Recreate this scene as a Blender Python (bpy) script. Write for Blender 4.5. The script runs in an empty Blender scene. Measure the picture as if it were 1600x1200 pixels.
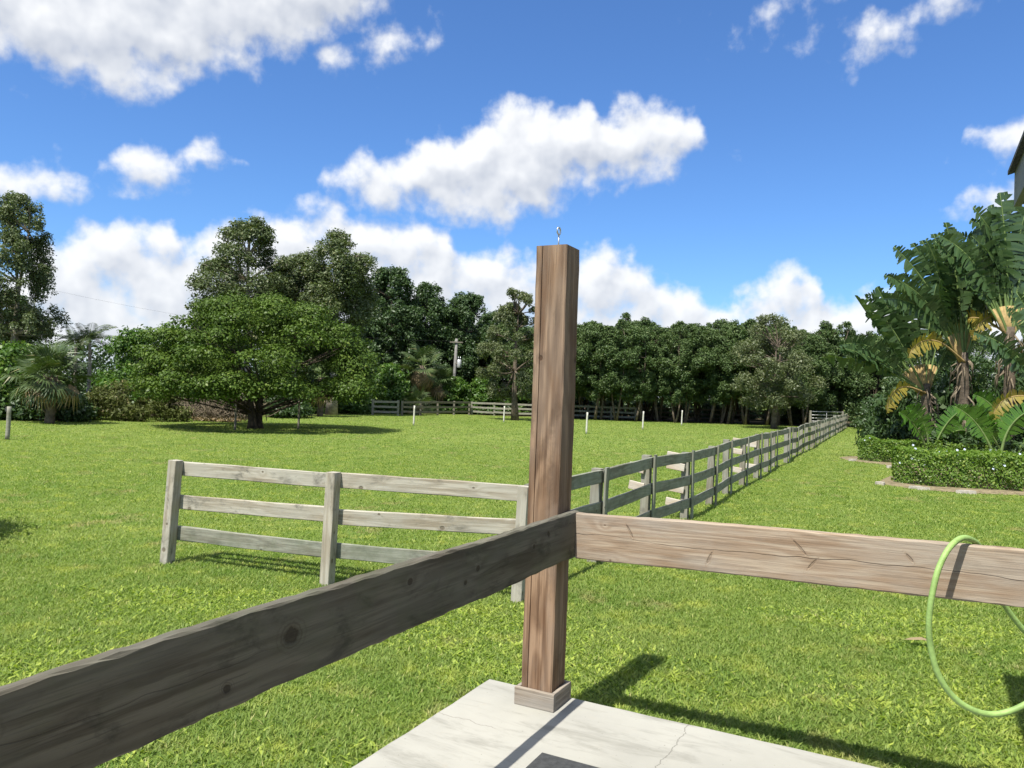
import bpy, math
import numpy as np
from mathutils import Matrix, Vector

# ------------------------------------------------------------------ camera, world, sun
scene = bpy.context.scene
C = scene.collection
R = math.radians

cam_d = bpy.data.cameras.new('camera')
cam = bpy.data.objects.new('camera', cam_d)
C.objects.link(cam)
cam_d.sensor_width = 36.0
cam_d.lens = 36.0 * 1210.0 / 1600.0
cam_d.clip_start = 0.05
cam_d.clip_end = 6000
PITCH, ROLL = R(0.66), R(1.8)
cam.matrix_world = (Matrix.Translation((0, 0, 2.0)) @ Matrix.Rotation(math.pi / 2 + PITCH, 4, 'X')
                    @ Matrix.Rotation(ROLL, 4, 'Z'))
scene.camera = cam

SUN_EL = R(61.0)
SHADOW_DIR = Vector((0.552, 0.834, 0.0))            # shadows fall away from the camera and to the right
SUN_AZ = math.atan2(-SHADOW_DIR.x, -SHADOW_DIR.y)   # clockwise from +Y

sun_d = bpy.data.lights.new('sun', 'SUN')
sun_d.energy = 4.3
sun_d.angle = R(0.53)
sun_d.color = (1.0, 0.955, 0.88)
sun = bpy.data.objects.new('sun', sun_d)
C.objects.link(sun)
sdir = Vector((SHADOW_DIR.x * math.cos(SUN_EL), SHADOW_DIR.y * math.cos(SUN_EL), -math.sin(SUN_EL)))
sun.rotation_euler = sdir.to_track_quat('-Z', 'Y').to_euler()
sun.location = (-10, -15, 30)

scene.view_settings.view_transform = 'Standard'
scene.view_settings.look = 'None'
scene.view_settings.exposure = 0.95
scene.view_settings.gamma = 1.0
scene.view_settings.use_curve_mapping = False

# cumulus layers: (azimuth, elevation) outlines in degrees; a layer is open where its top lies above its base
LOW_TOP = [(-33.7, 7.0), (-31.7, 8.5), (-29.7, 9.7), (-28.2, 9.6), (-27.4, 10.4), (-26.2, 10.8), (-24.0, 10.6), (-23.3, 9.6), (-22.0, 10.1), (-18.7, 11.7), (-17.4, 12.3), (-14.3, 12.8), (-11.6, 12.6), (-7.9, 12.2), (-5.3, 12.0), (-4.2, 10.6), (-2.9, 10.0), (-0.3, 10.6), (2.1, 10.1), (4.0, 10.2), (6.5, 10.8), (8.4, 10.4), (9.3, 9.1), (10.5, 8.8), (11.9, 8.4), (14.6, 7.4), (15.5, 7.0), (17.2, 8.3), (19.1, 9.0), (20.7, 9.0), (21.3, 8.2), (21.8, 7.0), (23.5, 7.5), (25.8, 8.1), (27.4, 7.6), (29.9, 6.6), (33.4, 5.9)]
MID_TOP = [(-33.9, 13.1), (-32.9, 13.0), (-30.9, 13.5), (-29.1, 13.5), (-28.2, 14.5), (-26.9, 15.1), (-23.8, 15.7), (-22.2, 16.2), (-20.7, 16.0), (-20.0, 15.3), (-17.9, 12.8), (-15.7, 12.600000000000001), (-14.2, 14.8), (-13.1, 15.8), (-10.4, 16.8), (-8.1, 17.5), (-6.3, 18.0), (-3.5, 19.5), (-1.6, 20.6), (0.0, 21.2), (2.2, 20.8), (4.3, 21.1), (5.5, 20.0), (6.9, 20.5), (8.8, 20.7), (11.1, 20.6), (12.3, 19.7), (13.2, 19.6), (14.4, 18.3), (16.5, 15.5), (27.6, 10.399999999999999), (29.4, 12.4), (30.5, 13.7), (31.9, 14.1), (33.2, 14.7)]
MID_BASE = [(-33.8, 10.4), (-31.8, 10.9), (-29.7, 11.9), (-28.5, 13.0), (-26.8, 13.0), (-24.5, 13.0), (-22.1, 14.2), (-20.0, 15.3), (-17.9, 15.0), (-15.7, 14.8), (-14.2, 14.8), (-13.0, 13.8), (-9.8, 12.8), (-6.1, 12.5), (-2.3, 12.4), (0.1, 12.6), (3.4, 13.9), (6.6, 14.9), (8.9, 15.6), (11.2, 16.3), (13.0, 17.2), (14.4, 18.4), (16.5, 17.7), (27.6, 12.6), (29.4, 12.2), (31.2, 11.9), (33.3, 12.1)]
HIGH_TOP = [(-45, 33), (-13, 33), (-10, 30), (-8, 28), (-6, 24), (27, 12), (30.1, 17.1), (31.8, 17.3), (33.1, 17.5), (45, 22)]
HIGH_BASE = [(-34.1, 18.6), (-32.1, 18.1), (-29.9, 18.0), (-27.0, 18.2), (-23.9, 19.1), (-22.3, 20.5), (-19.9, 21.0), (-17.3, 21.9), (-15.6, 22.7), (-13.9, 23.7), (-12.8, 24.6), (-11.2, 25.6), (-9.4, 26.5), (-8.0, 27.7), (-6, 29), (27, 16), (30.1, 16.5), (31.8, 15.8), (33.2, 15.5), (45, 16)]
WISPS = [(-10.0, 23.7, 2.4, 1.5, 20, .30), (-13.1, 22.5, 2.4, 1.0, 0, .26), (27.0, 24.0, 5.4, 1.3, 17, .36), (23.7, 23.8, 2.6, 1.1, 10, .30), (18.0, 25.9, 2.8, 1.2, 8, .30)]

world = bpy.data.worlds.new('World')
scene.world = world
world.use_nodes = True


class NT:
    """small helper to write node trees"""
    def __init__(self, tree):
        self.t = tree
        self.n = tree.nodes
        self.l = tree.links

    def node(self, typ, **kw):
        nd = self.n.new(typ)
        for k, v in kw.items():
            setattr(nd, k, v)
        return nd

    def put(self, sock, v):
        if isinstance(v, bpy.types.NodeSocket):
            self.l.new(v, sock)
        elif v is not None:
            sock.default_value = v

    def math(self, op, a, b=None, c=None, clamp=False):
        nd = self.node('ShaderNodeMath', operation=op, use_clamp=clamp)
        self.put(nd.inputs[0], a)
        self.put(nd.inputs[1], b)
        self.put(nd.inputs[2], c)
        return nd.outputs[0]

    def vec(self, op, a, b=None, scale=None):
        nd = self.node('ShaderNodeVectorMath', operation=op)
        self.put(nd.inputs[0], a)
        self.put(nd.inputs[1], b)
        if scale is not None:
            self.put(nd.inputs['Scale'], scale)
        return nd.outputs['Value'] if op in ('LENGTH', 'DOT_PRODUCT', 'DISTANCE') else nd.outputs[0]

    def sep(self, v):
        nd = self.node('ShaderNodeSeparateXYZ')
        self.put(nd.inputs[0], v)
        return nd.outputs

    def comb(self, x, y, z):
        nd = self.node('ShaderNodeCombineXYZ')
        for i, v in enumerate((x, y, z)):
            self.put(nd.inputs[i], v)
        return nd.outputs[0]

    def noise(self, vec, scale, detail=3, rough=.55, dist=0.0, out='Fac', lac=2.0, dims='3D'):
        nd = self.node('ShaderNodeTexNoise', noise_dimensions=dims)
        self.put(nd.inputs['Vector'], vec)
        self.put(nd.inputs['Scale'], scale)
        self.put(nd.inputs['Detail'], detail)
        self.put(nd.inputs['Roughness'], rough)
        self.put(nd.inputs['Lacunarity'], lac)
        self.put(nd.inputs['Distortion'], dist)
        return nd.outputs[out]

    def step(self, v, lo, hi, a=0.0, b=1.0, smooth=True):
        nd = self.node('ShaderNodeMapRange')
        nd.interpolation_type = 'SMOOTHSTEP' if smooth else 'LINEAR'
        nd.clamp = True
        self.put(nd.inputs[0], v)
        for i, q in enumerate((lo, hi, a, b)):
            self.put(nd.inputs[1 + i], q)
        return nd.outputs[0]

    def mix(self, f, a, b, mode='MIX'):
        nd = self.node('ShaderNodeMix', data_type='RGBA', blend_type=mode)
        self.put(nd.inputs[0], f)
        self.put(nd.inputs[6], a if isinstance(a, bpy.types.NodeSocket) else (*a[:3], 1))
        self.put(nd.inputs[7], b if isinstance(b, bpy.types.NodeSocket) else (*b[:3], 1))
        return nd.outputs[2]


def cloud_group():
    """direction -> how deep inside a cloud it looks (0 at the rim)"""
    g = bpy.data.node_groups.new('cloud_field', 'ShaderNodeTree')
    g.interface.new_socket('Az', in_out='INPUT', socket_type='NodeSocketFloat')
    g.interface.new_socket('El', in_out='INPUT', socket_type='NodeSocketFloat')
    g.interface.new_socket('Detail', in_out='INPUT', socket_type='NodeSocketFloat')
    g.interface.new_socket('Field', in_out='OUTPUT', socket_type='NodeSocketFloat')
    T = NT(g)
    gi = T.node('NodeGroupInput')
    go = T.node('NodeGroupOutput')
    p = T.comb(gi.outputs[0], gi.outputs[1], 0.0)
    w = T.noise(p, .33, 3, .55, out='Color', dims='2D')
    w = T.vec('SCALE', T.vec('SUBTRACT', w, (.5, .5, .5)), scale=2.3)
    q = T.vec('ADD', p, w)
    qx, qy, _ = T.sep(q)
    # the outlines repeat, mirrored, all round the horizon
    t = T.math('DIVIDE', T.math('PINGPONG', T.math('ADD', qx, 405.0), 90.0), 90.0)

    def outline(pts):
        nd = T.node('ShaderNodeFloatCurve')
        cu = nd.mapping.curves[0]
        pts = sorted(pts)
        pts = [(-45, pts[0][1])] + [p_ for p_ in pts if -45 < p_[0] < 45] + [(45, pts[-1][1])]
        xy = [((a + 45) / 90, (e + 5) / 40) for a, e in pts]
        cu.points[0].location = xy[0]
        cu.points[1].location = xy[-1]
        for c in xy[1:-1]:
            cu.points.new(*c)
        for c in cu.points:
            c.handle_type = 'VECTOR'
        nd.mapping.use_clip = False
        nd.mapping.update()
        T.put(nd.inputs['Value'], t)
        return T.math('MULTIPLY_ADD', nd.outputs[0], 40.0, -5.0)
    f = T.math('MULTIPLY', T.math('SUBTRACT', outline(LOW_TOP), qy), .40)
    f = T.math('MINIMUM', f, .50)
    for top, base in ((MID_TOP, MID_BASE), (HIGH_TOP, HIGH_BASE)):
        a = T.math('MULTIPLY', T.math('SUBTRACT', outline(top), qy), .40)
        b = T.math('MULTIPLY', T.math('SUBTRACT', qy, outline(base)), .27)
        f = T.math('MAXIMUM', f, T.math('SMOOTH_MIN', a, b, .25))
    for az, el, rx, ry, rot, s in WISPS:
        m = T.node('ShaderNodeMapping', vector_type='TEXTURE')
        T.put(m.inputs[0], q)
        m.inputs['Location'].default_value = (az, el, 0)
        m.inputs['Rotation'].default_value = (0, 0, R(rot))
        m.inputs['Scale'].default_value = (rx, ry, 1)
        f = T.math('MAXIMUM', f, T.math('MULTIPLY_ADD', T.vec('LENGTH', m.outputs[0]), -s, s * .8))
    f = T.math('MINIMUM', f, .9)
    n1 = T.noise(p, .40, gi.outputs[2], .54, dims='2D')
    f = T.math('MULTIPLY_ADD', T.math('SUBTRACT', n1, .5), 1.35, f)
    T.put(go.inputs[0], f)
    return g


def build_world():
    T = NT(world.node_tree)
    T.n.clear()
    out = T.node('ShaderNodeOutputWorld')
    bg = T.node('ShaderNodeBackground')
    T.l.new(bg.outputs[0], out.inputs[0])
    bg.inputs[1].default_value = 0.10
    sky = T.node('ShaderNodeTexSky', sky_type='NISHITA')
    sky.sun_disc = False
    sky.sun_elevation = SUN_EL
    sky.sun_rotation = SUN_AZ
    sky.air_density = 1.0
    sky.dust_density = 0.35
    sky.ozone_density = 2.2
    tc = T.node('ShaderNodeTexCoord')
    x, y, z = T.sep(T.vec('NORMALIZE', tc.outputs['Generated']))
    az = T.math('MULTIPLY', T.math('ARCTAN2', x, y), 180 / math.pi)
    el = T.math('MULTIPLY', T.math('ARCSINE', z), 180 / math.pi)
    g = cloud_group()

    def field(a, e, det):
        nd = T.node('ShaderNodeGroup')
        nd.node_tree = g
        T.put(nd.inputs[0], a)
        T.put(nd.inputs[1], e)
        nd.inputs[2].default_value = det
        return nd.outputs[0]
    f0 = field(az, el, 7.0)
    fs = field(T.math('MULTIPLY_ADD', f0, 1e-7, az), el, 2.6)
    f1 = field(T.math('ADD', T.math('MULTIPLY_ADD', fs, 1e-7, az), -.6), T.math('ADD', el, 1.3), 2.6)
    alpha = T.step(f0, -.16, .52)
    slope = T.math('MULTIPLY_ADD', f0, .25, T.math('SUBTRACT', T.math('MULTIPLY', fs, .75), f1))
    deep = T.step(f0, .15, .9)
    light = T.math('MULTIPLY_ADD', slope, .80, .63)
    light = T.math('SUBTRACT', light, T.math('MULTIPLY', deep, .06))
    light = T.step(light, .05, 1.0, smooth=False)
    # unseen cumulus added overhead, above the outlines, to whiten and raise the fill light
    zc = T.math('MAXIMUM', z, .25)
    hp = T.comb(T.math('DIVIDE', x, zc), T.math('DIVIDE', y, zc), 0.0)
    hn = T.noise(hp, 1.7, 5, .55, dims='2D')
    over = T.math('MULTIPLY', T.step(hn, .40, .56), T.step(el, 29.0, 36.0))
    alpha = T.math('MAXIMUM', alpha, over)
    light = T.math('MAXIMUM', light, T.math('MULTIPLY', over, .85))
    col = T.mix(light, (2.95, 3.2, 3.7), (5.3, 5.38, 5.48))
    skyc = T.mix(1.0, sky.outputs[0], SKY_TINT, 'MULTIPLY')
    res = T.mix(T.math('MULTIPLY', alpha, .97), skyc, col)
    T.l.new(res, bg.inputs[0])


SKY_TINT = (.44, .66, .94)
build_world()

# ------------------------------------------------------------------ helpers
WM = {}


def reg(o, parent=None, M=None):
    M = M if M is not None else Matrix.Identity(4)
    C.objects.link(o)
    if parent is not None:
        o.parent = parent
        o.matrix_basis = WM[parent].inverted() @ M
    else:
        o.matrix_basis = M
    WM[o] = M
    return o


def tag(o, label=None, cat=None, group=None, kind=None):
    if label:
        o['label'] = label
    if cat:
        o['category'] = cat
    if group:
        o['group'] = group
    if kind:
        o['kind'] = kind
    return o


def thing(name, loc, label, cat, group=None, rotz=0.0):
    o = bpy.data.objects.new(name, None)
    o.empty_display_size = .2
    reg(o, None, Matrix.Translation(loc) @ Matrix.Rotation(rotz, 4, 'Z'))
    return tag(o, label, cat, group)


def T3(x, y, z):
    return Matrix.Translation((x, y, z))


def frame(origin, xd, zd):
    """matrix with local X along xd and local Z near zd"""
    xd = Vector(xd).normalized()
    zd = Vector(zd)
    yd = zd.cross(xd).normalized()
    zd = xd.cross(yd).normalized()
    M = Matrix((xd, yd, zd)).transposed().to_4x4()
    M.translation = Vector(origin)
    return M


def mesh(name, verts, faces, mats, smooth=False, mat_idx=None):
    me = bpy.data.meshes.new(name)
    verts = np.asarray(verts, dtype=np.float32).reshape(-1, 3)
    if isinstance(faces, np.ndarray):
        k = faces.shape[1]
        n = len(faces)
        me.vertices.add(len(verts))
        me.vertices.foreach_set('co', verts.ravel())
        me.loops.add(n * k)
        me.loops.foreach_set('vertex_index', faces.astype(np.int32).ravel())
        me.polygons.add(n)
        me.polygons.foreach_set('loop_start', np.arange(0, n * k, k, dtype=np.int32))
        me.polygons.foreach_set('loop_total', np.full(n, k, dtype=np.int32))
        me.update(calc_edges=True)
    else:
        me.from_pydata([tuple(map(float, v)) for v in verts], [], faces)
    for m in (mats if isinstance(mats, (list, tuple)) else [mats]):
        me.materials.append(m)
    if mat_idx is not None:
        me.polygons.foreach_set('material_index', np.asarray(mat_idx, dtype=np.int32))
    if smooth:
        me.polygons.foreach_set('use_smooth', np.ones(len(me.polygons), dtype=bool))
    me.update()
    return me


def obj(name, me, parent=None, M=None):
    return reg(bpy.data.objects.new(name, me), parent, M)


class MB:
    """collects shapes into one mesh"""
    def __init__(self):
        self.v = []
        self.f = []
        self.k = 0
        self.m = []

    def add(self, v, f, mi=0):
        self.v.append(np.asarray(v, float).reshape(-1, 3))
        self.f += [tuple(int(i) + self.k for i in q) for q in f]
        self.m += [mi] * len(f)
        self.k += len(self.v[-1])

    def box(self, lo, hi, mi=0):
        x0, y0, z0 = lo
        x1, y1, z1 = hi
        v = [(x0, y0, z0), (x1, y0, z0), (x1, y1, z0), (x0, y1, z0), (x0, y0, z1), (x1, y0, z1), (x1, y1, z1), (x0, y1, z1)]
        self.add(v, [(0, 3, 2, 1), (4, 5, 6, 7), (0, 1, 5, 4), (1, 2, 6, 5), (2, 3, 7, 6), (3, 0, 4, 7)], mi)

    def tube(self, pts, rad, sides=7, mi=0, cap=True):
        v, f = tube(pts, rad, sides, cap)
        self.add(v, f, mi)

    def build(self, name, mats, smooth=False):
        return mesh(name, np.concatenate(self.v), self.f, mats, smooth, self.m)


def tube(pts, rad, sides=7, cap=True):
    P = np.asarray(pts, float)
    n = len(P)
    rad = np.broadcast_to(np.asarray(rad, float), (n,))
    tan = np.gradient(P, axis=0)
    tan /= np.linalg.norm(tan, axis=1)[:, None] + 1e-9
    ref = np.array((0., 0., 1.)) if abs(tan[0][2]) < .9 else np.array((1., 0., 0.))
    v = []
    a = np.linspace(0, 2 * math.pi, sides, endpoint=False)
    for i in range(n):
        s = np.cross(tan[i], ref)
        s /= np.linalg.norm(s) + 1e-9
        t = np.cross(s, tan[i])
        ref = -np.cross(s, tan[i]) if False else t
        v.append(P[i] + rad[i] * (np.cos(a)[:, None] * s + np.sin(a)[:, None] * t))
    f = []
    for i in range(n - 1):
        for j in range(sides):
            k = (j + 1) % sides
            f.append((i * sides + j, i * sides + k, (i + 1) * sides + k, (i + 1) * sides + j))
    if cap:
        f.append(tuple(range(sides - 1, -1, -1)))
        f.append(tuple((n - 1) * sides + j for j in range(sides)))
    return np.concatenate(v), f


# the patio's own axes and its far corner
U = Vector((.888, -.460, 0))
V = Vector((-.465, -.885, 0))
SLAB_Z = .20
SLAB_C = Vector((-.083, 4.896, 0))


# ------------------------------------------------------------------ materials
def new_mat(name):
    m = bpy.data.materials.new(name)
    m.use_nodes = True
    T = NT(m.node_tree)
    T.n.clear()
    out = T.node('ShaderNodeOutputMaterial')
    return m, T, out


def principled(T, out, col, rough=.8, spec=.3, bump=None, bump_d=.01, bump_s=.6, metallic=0.0):
    b = T.node('ShaderNodeBsdfPrincipled')
    T.put(b.inputs['Base Color'], col if isinstance(col, bpy.types.NodeSocket) else (*col[:3], 1))
    T.put(b.inputs['Roughness'], rough)
    T.put(b.inputs['Metallic'], metallic)
    b.inputs['Specular IOR Level'].default_value = spec
    if bump is not None:
        nb = T.node('ShaderNodeBump')
        nb.inputs['Strength'].default_value = bump_s
        nb.inputs['Distance'].default_value = bump_d
        T.put(nb.inputs['Height'], bump)
        T.l.new(nb.outputs[0], b.inputs['Normal'])
    T.l.new(b.outputs[0], out.inputs[0])
    return b


def wood(name, light, dark, grey, grey_amt=.5, ring=16., knots=True, knot_scale=2.3, stain=.5, stain_col=(.05, .05, .045),
         crack=.0, moss=0.0, rough=.85, spots=(), spot_amt=.8):
    """boards carry their length along local X"""
    m, T, out = new_mat(name)
    tc = T.node('ShaderNodeTexCoord')
    oi = T.node('ShaderNodeObjectInfo')
    off = T.math('MULTIPLY', oi.outputs['Random'], 61.7)
    p = T.vec('ADD', tc.outputs['Object'], T.comb(off, T.math('MULTIPLY', off, .37), T.math('MULTIPLY', off, .71)))
    x, y, z = T.sep(p)
    zz = T.math('ADD', z, T.math('MULTIPLY', y, .83))
    # knots: scattered points
    vo = T.node('ShaderNodeTexVoronoi', voronoi_dimensions='2D')
    vo.inputs['Scale'].default_value = knot_scale
    T.put(vo.inputs['Vector'], T.comb(x, T.math('MULTIPLY', zz, 1.25), 0.0))
    d = T.math('DIVIDE', vo.outputs['Distance'], knot_scale)
    r_k = T.math('MULTIPLY_ADD', T.sep(vo.outputs['Color'])[0], .022, .004)
    kn = T.math('DIVIDE', d, r_k)
    near = T.math('POWER', 2.718, T.math('MULTIPLY', d, -26.0))
    low = T.noise(T.comb(T.math('MULTIPLY', x, .55), T.math('MULTIPLY', y, 2.6), T.math('MULTIPLY', z, 5.0)), 1.0, 2, .45)
    rv = T.math('MULTIPLY_ADD', near, .16 if knots else 0.0, low)
    rings = T.math('SINE', T.math('MULTIPLY', rv, ring * 6.28))
    rings = T.step(rings, -.9, 1.0)
    fine = T.noise(T.comb(T.math('MULTIPLY', x, 3.0), T.math('MULTIPLY', y, 120.), T.math('MULTIPLY', z, 120.)), 1.0, 4, .65)
    mid = T.noise(T.comb(T.math('MULTIPLY', x, 1.1), T.math('MULTIPLY', y, 26.), T.math('MULTIPLY', z, 26.)), 1.0, 4, .6)
    c = T.mix(T.math('MULTIPLY', rings, .55), light, dark)
    c = T.mix(T.step(mid, .45, .62, 0, .8), c, dark)
    c = T.mix(T.step(fine, .50, .70, 0, .55), c, T.mix(.5, dark, (.02, .018, .015)))
    wz = T.noise(T.comb(T.math('MULTIPLY', x, 1.4), T.math('MULTIPLY', y, 5.), T.math('MULTIPLY', z, 5.)), 1.0, 5, .62)
    c = T.mix(T.step(wz, .36, .62, 0, grey_amt), c, grey)
    st = T.noise(T.comb(T.math('MULTIPLY', x, 3.2), T.math('MULTIPLY', y, 6.), T.math('MULTIPLY', z, 7.)), 1.0, 6, .7, .4)
    c = T.mix(T.step(st, .51, .70, 0, stain), c, stain_col)
    if moss:
        ms = T.noise(p, 5.0, 5, .65)
        c = T.mix(T.step(ms, .42, .7, 0, moss), c, (.085, .11, .055))
    h = T.math('MULTIPLY_ADD', fine, .5, T.math('MULTIPLY', mid, .6))
    if knots:
        ringk = T.math('SINE', T.math('MULTIPLY', kn, 9.0))
        kc = T.mix(T.step(ringk, -.6, .9), T.mix(.45, dark, (.03, .02, .012)), T.mix(.6, dark, (.03, .02, .015)))
        c = T.mix(T.step(kn, 1.35, .85, 0, .85), c, kc)
        h = T.math('SUBTRACT', h, T.step(kn, 1.3, .8, 0, .5))
    o3 = T.sep(tc.outputs['Object'])
    for (kx, kz, rx, rz, rot) in spots:
        mp = T.node('ShaderNodeMapping', vector_type='TEXTURE')
        T.put(mp.inputs[0], T.comb(o3[0], o3[2], 0.0))
        mp.inputs['Location'].default_value = (kx, kz, 0)
        mp.inputs['Rotation'].default_value = (0, 0, R(rot))
        mp.inputs['Scale'].default_value = (rx, rz, 1)
        wob = T.noise(T.comb(o3[0], o3[2], 0.0), 45., 3, .6)
        e = T.math('MULTIPLY_ADD', T.math('SUBTRACT', wob, .5), .7, T.vec('LENGTH', mp.outputs[0]))
        rg = T.step(T.math('SINE', T.math('MULTIPLY', e, 11.0)), -.3, .9, 0, .55)
        halo = T.math('MULTIPLY', T.step(e, 2.6, .9, 0, 1), rg)
        c = T.mix(halo, c, dark)
        c = T.mix(T.step(e, 1.25, .6, 0, spot_amt), c, T.mix(.6, dark, (.02, .015, .01)))
        h = T.math('SUBTRACT', h, T.step(e, 1.15, .7, 0, .7))
    if crack:
        cw = T.noise(T.comb(T.math('MULTIPLY', x, .9), 0.0, T.math('MULTIPLY', off, 1.0)), 1.0, 4, .6)
        cz = T.math('ABSOLUTE', T.math('SUBTRACT', T.math('ADD', tc_z(T, tc), T.math('MULTIPLY', T.math('SUBTRACT', cw, .5), .16)), .0))
        on = T.step(T.noise(T.comb(x, 0.0, 3.3), 1.1, 3, .6), .36, .54)
        ck = T.math('MULTIPLY', T.step(T.math('MULTIPLY', cz, T.math('MULTIPLY_ADD', T.noise(T.comb(x, 7.7, 0.0), 3.0, 3, .6), 2.4, .2)), .0028, .0008), T.math('MULTIPLY', on, crack))
        c = T.mix(ck, c, (.018, .014, .011))
        h = T.math('SUBTRACT', h, T.math('MULTIPLY', ck, 1.2))
    principled(T, out, c, rough, .2, h, .006, .75)
    return m


def tc_z(T, tc):
    return T.sep(tc.outputs['Object'])[2]


def plain(name, col, rough=.7, spec=.3, metallic=0.0, vary=.25, scale=6.0, bump=.004):
    m, T, out = new_mat(name)
    tc = T.node('ShaderNodeTexCoord')
    n = T.noise(tc.outputs['Object'], scale, 6, .65)
    c = T.mix(T.step(n, .3, .7), tuple(q * (1 - vary) for q in col), tuple(min(1, q * (1 + vary)) for q in col))
    n2 = T.noise(tc.outputs['Object'], scale * 9, 4, .6)
    principled(T, out, c, rough, spec, n2, bump, .6, metallic)
    return m


def foliage(name, c1, c2, c3=None, transl=.35, gloss=.35, rough=.45, patch=.35):
    """leaf colours differ leaf by leaf and clump by clump"""
    m, T, out = new_mat(name)
    geo = T.node('ShaderNodeNewGeometry')
    rnd = geo.outputs['Random Per Island']
    pn = T.noise(geo.outputs['Position'], patch, 3, .6)
    f = T.math('ADD', T.math('MULTIPLY', rnd, .65), T.math('MULTIPLY', T.math('SUBTRACT', pn, .3), .9), clamp=True)
    c = T.mix(f, c1, c2)
    if c3:
        c = T.mix(T.step(rnd, .90, .97, smooth=False), c, c3)
    b = T.node('ShaderNodeBsdfPrincipled')
    T.l.new(c, b.inputs['Base Color'])
    b.inputs['Roughness'].default_value = rough
    b.inputs['Specular IOR Level'].default_value = gloss
    tr = T.node('ShaderNodeBsdfTranslucent')
    tcx = T.mix(1.0, c, (1.25, 1.45, .55), 'MULTIPLY')
    T.l.new(tcx, tr.inputs[0])
    ms = T.node('ShaderNodeMixShader')
    ms.inputs[0].default_value = transl
    T.l.new(b.outputs[0], ms.inputs[1])
    T.l.new(tr.outputs[0], ms.inputs[2])
    T.l.new(ms.outputs[0], out.inputs[0])
    return m


def lawn_patch(T, pos):
    """large scale colour of the lawn, shared by soil sheet and blades"""
    x, y, z = T.sep(pos)
    p = T.comb(x, y, 0.0)
    a = T.noise(p, .11, 4, .6)
    b = T.noise(p, .75, 5, .62)
    c = T.noise(T.vec('ADD', p, (31., 7., 0.)), 2.6, 4, .6)
    return p, a, b, c


def lawn_colour(T, pos):
    p, a, b, c = lawn_patch(T, pos)
    x, y, z = T.sep(p)
    col = T.mix(T.step(a, .35, .65), (.190, .260, .056), (.240, .298, .074))
    # faint mower stripes along the long fence
    st = T.math('SINE', T.math('MULTIPLY', T.math('ADD', T.math('MULTIPLY', x, .90), T.math('MULTIPLY', y, -.44)), 4.2))
    col = T.mix(T.step(st, -.4, .6, 0, .22), col, (.150, .235, .036))
    col = T.mix(T.step(b, .46, .66, 0, .70), col, (.120, .215, .030))
    col = T.mix(T.step(c, .50, .70, 0, .85), col, (.36, .40, .080))
    dry = T.math('MULTIPLY', T.step(b, .53, .66), T.step(c, .42, .56))
    col = T.mix(T.math('MULTIPLY', dry, .6), col, (.36, .295, .15))
    # worn, dry margin along the slab
    e = T.vec('SUBTRACT', p, (SLAB_C.x, SLAB_C.y, 0))
    da = T.math('MULTIPLY', T.vec('DOT_PRODUCT', e, (U.x, U.y, 0)), -1.0)
    db = T.math('MULTIPLY', T.vec('DOT_PRODUCT', e, (V.x, V.y, 0)), -1.0)
    dist = T.math('MAXIMUM', da, db)
    wn = T.noise(p, 3.2, 4, .65)
    worn = T.math('MULTIPLY', T.step(dist, .42, .04), T.step(wn, .42, .58))
    col = T.mix(T.math('MULTIPLY', worn, .75), col, (.30, .235, .125))
    return col, c


def grass_mat():
    m, T, out = new_mat('grass_blades')
    geo = T.node('ShaderNodeNewGeometry')
    col, c = lawn_colour(T, geo.outputs['Position'])
    rnd = geo.outputs['Random Per Island']
    col = T.mix(T.step(rnd, .0, .5, .7, 0, smooth=False), col, (.090, .175, .024))
    col = T.mix(T.step(rnd, .72, 1.0, 0, .55, smooth=False), col, (0.357, 0.441, 0.098))
    col = T.mix(T.step(rnd, .975, .98, 0, .45), col, (.50, .41, .22))
    b = T.node('ShaderNodeBsdfPrincipled')
    T.l.new(col, b.inputs['Base Color'])
    b.inputs['Roughness'].default_value = .55
    b.inputs['Specular IOR Level'].default_value = .25
    tr = T.node('ShaderNodeBsdfTranslucent')
    T.l.new(T.mix(1.0, col, (1.15, 1.30, .7), 'MULTIPLY'), tr.inputs[0])
    ms = T.node('ShaderNodeMixShader')
    ms.inputs[0].default_value = .38
    T.l.new(b.outputs[0], ms.inputs[1])
    T.l.new(tr.outputs[0], ms.inputs[2])
    T.l.new(ms.outputs[0], out.inputs[0])
    return m


def lawn_mat():
    m, T, out = new_mat('lawn')
    geo = T.node('ShaderNodeNewGeometry')
    pos = geo.outputs['Position']
    col, c = lawn_colour(T, pos)
    f = T.noise(pos, 28., 5, .7)
    col = T.mix(1.0, col, (.88, .89, .86), 'MULTIPLY')
    col = T.mix(T.step(f, .35, .65, .55, 0), col, (.045, .075, .012))
    g = T.noise(pos, 6.0, 5, .65)
    col = T.mix(T.step(g, .5, .75, 0, .5), col, (.19, .23, .05))
    principled(T, out, col, .95, .1, T.noise(pos, 45., 4, .7), .04, .8)
    return m


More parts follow.
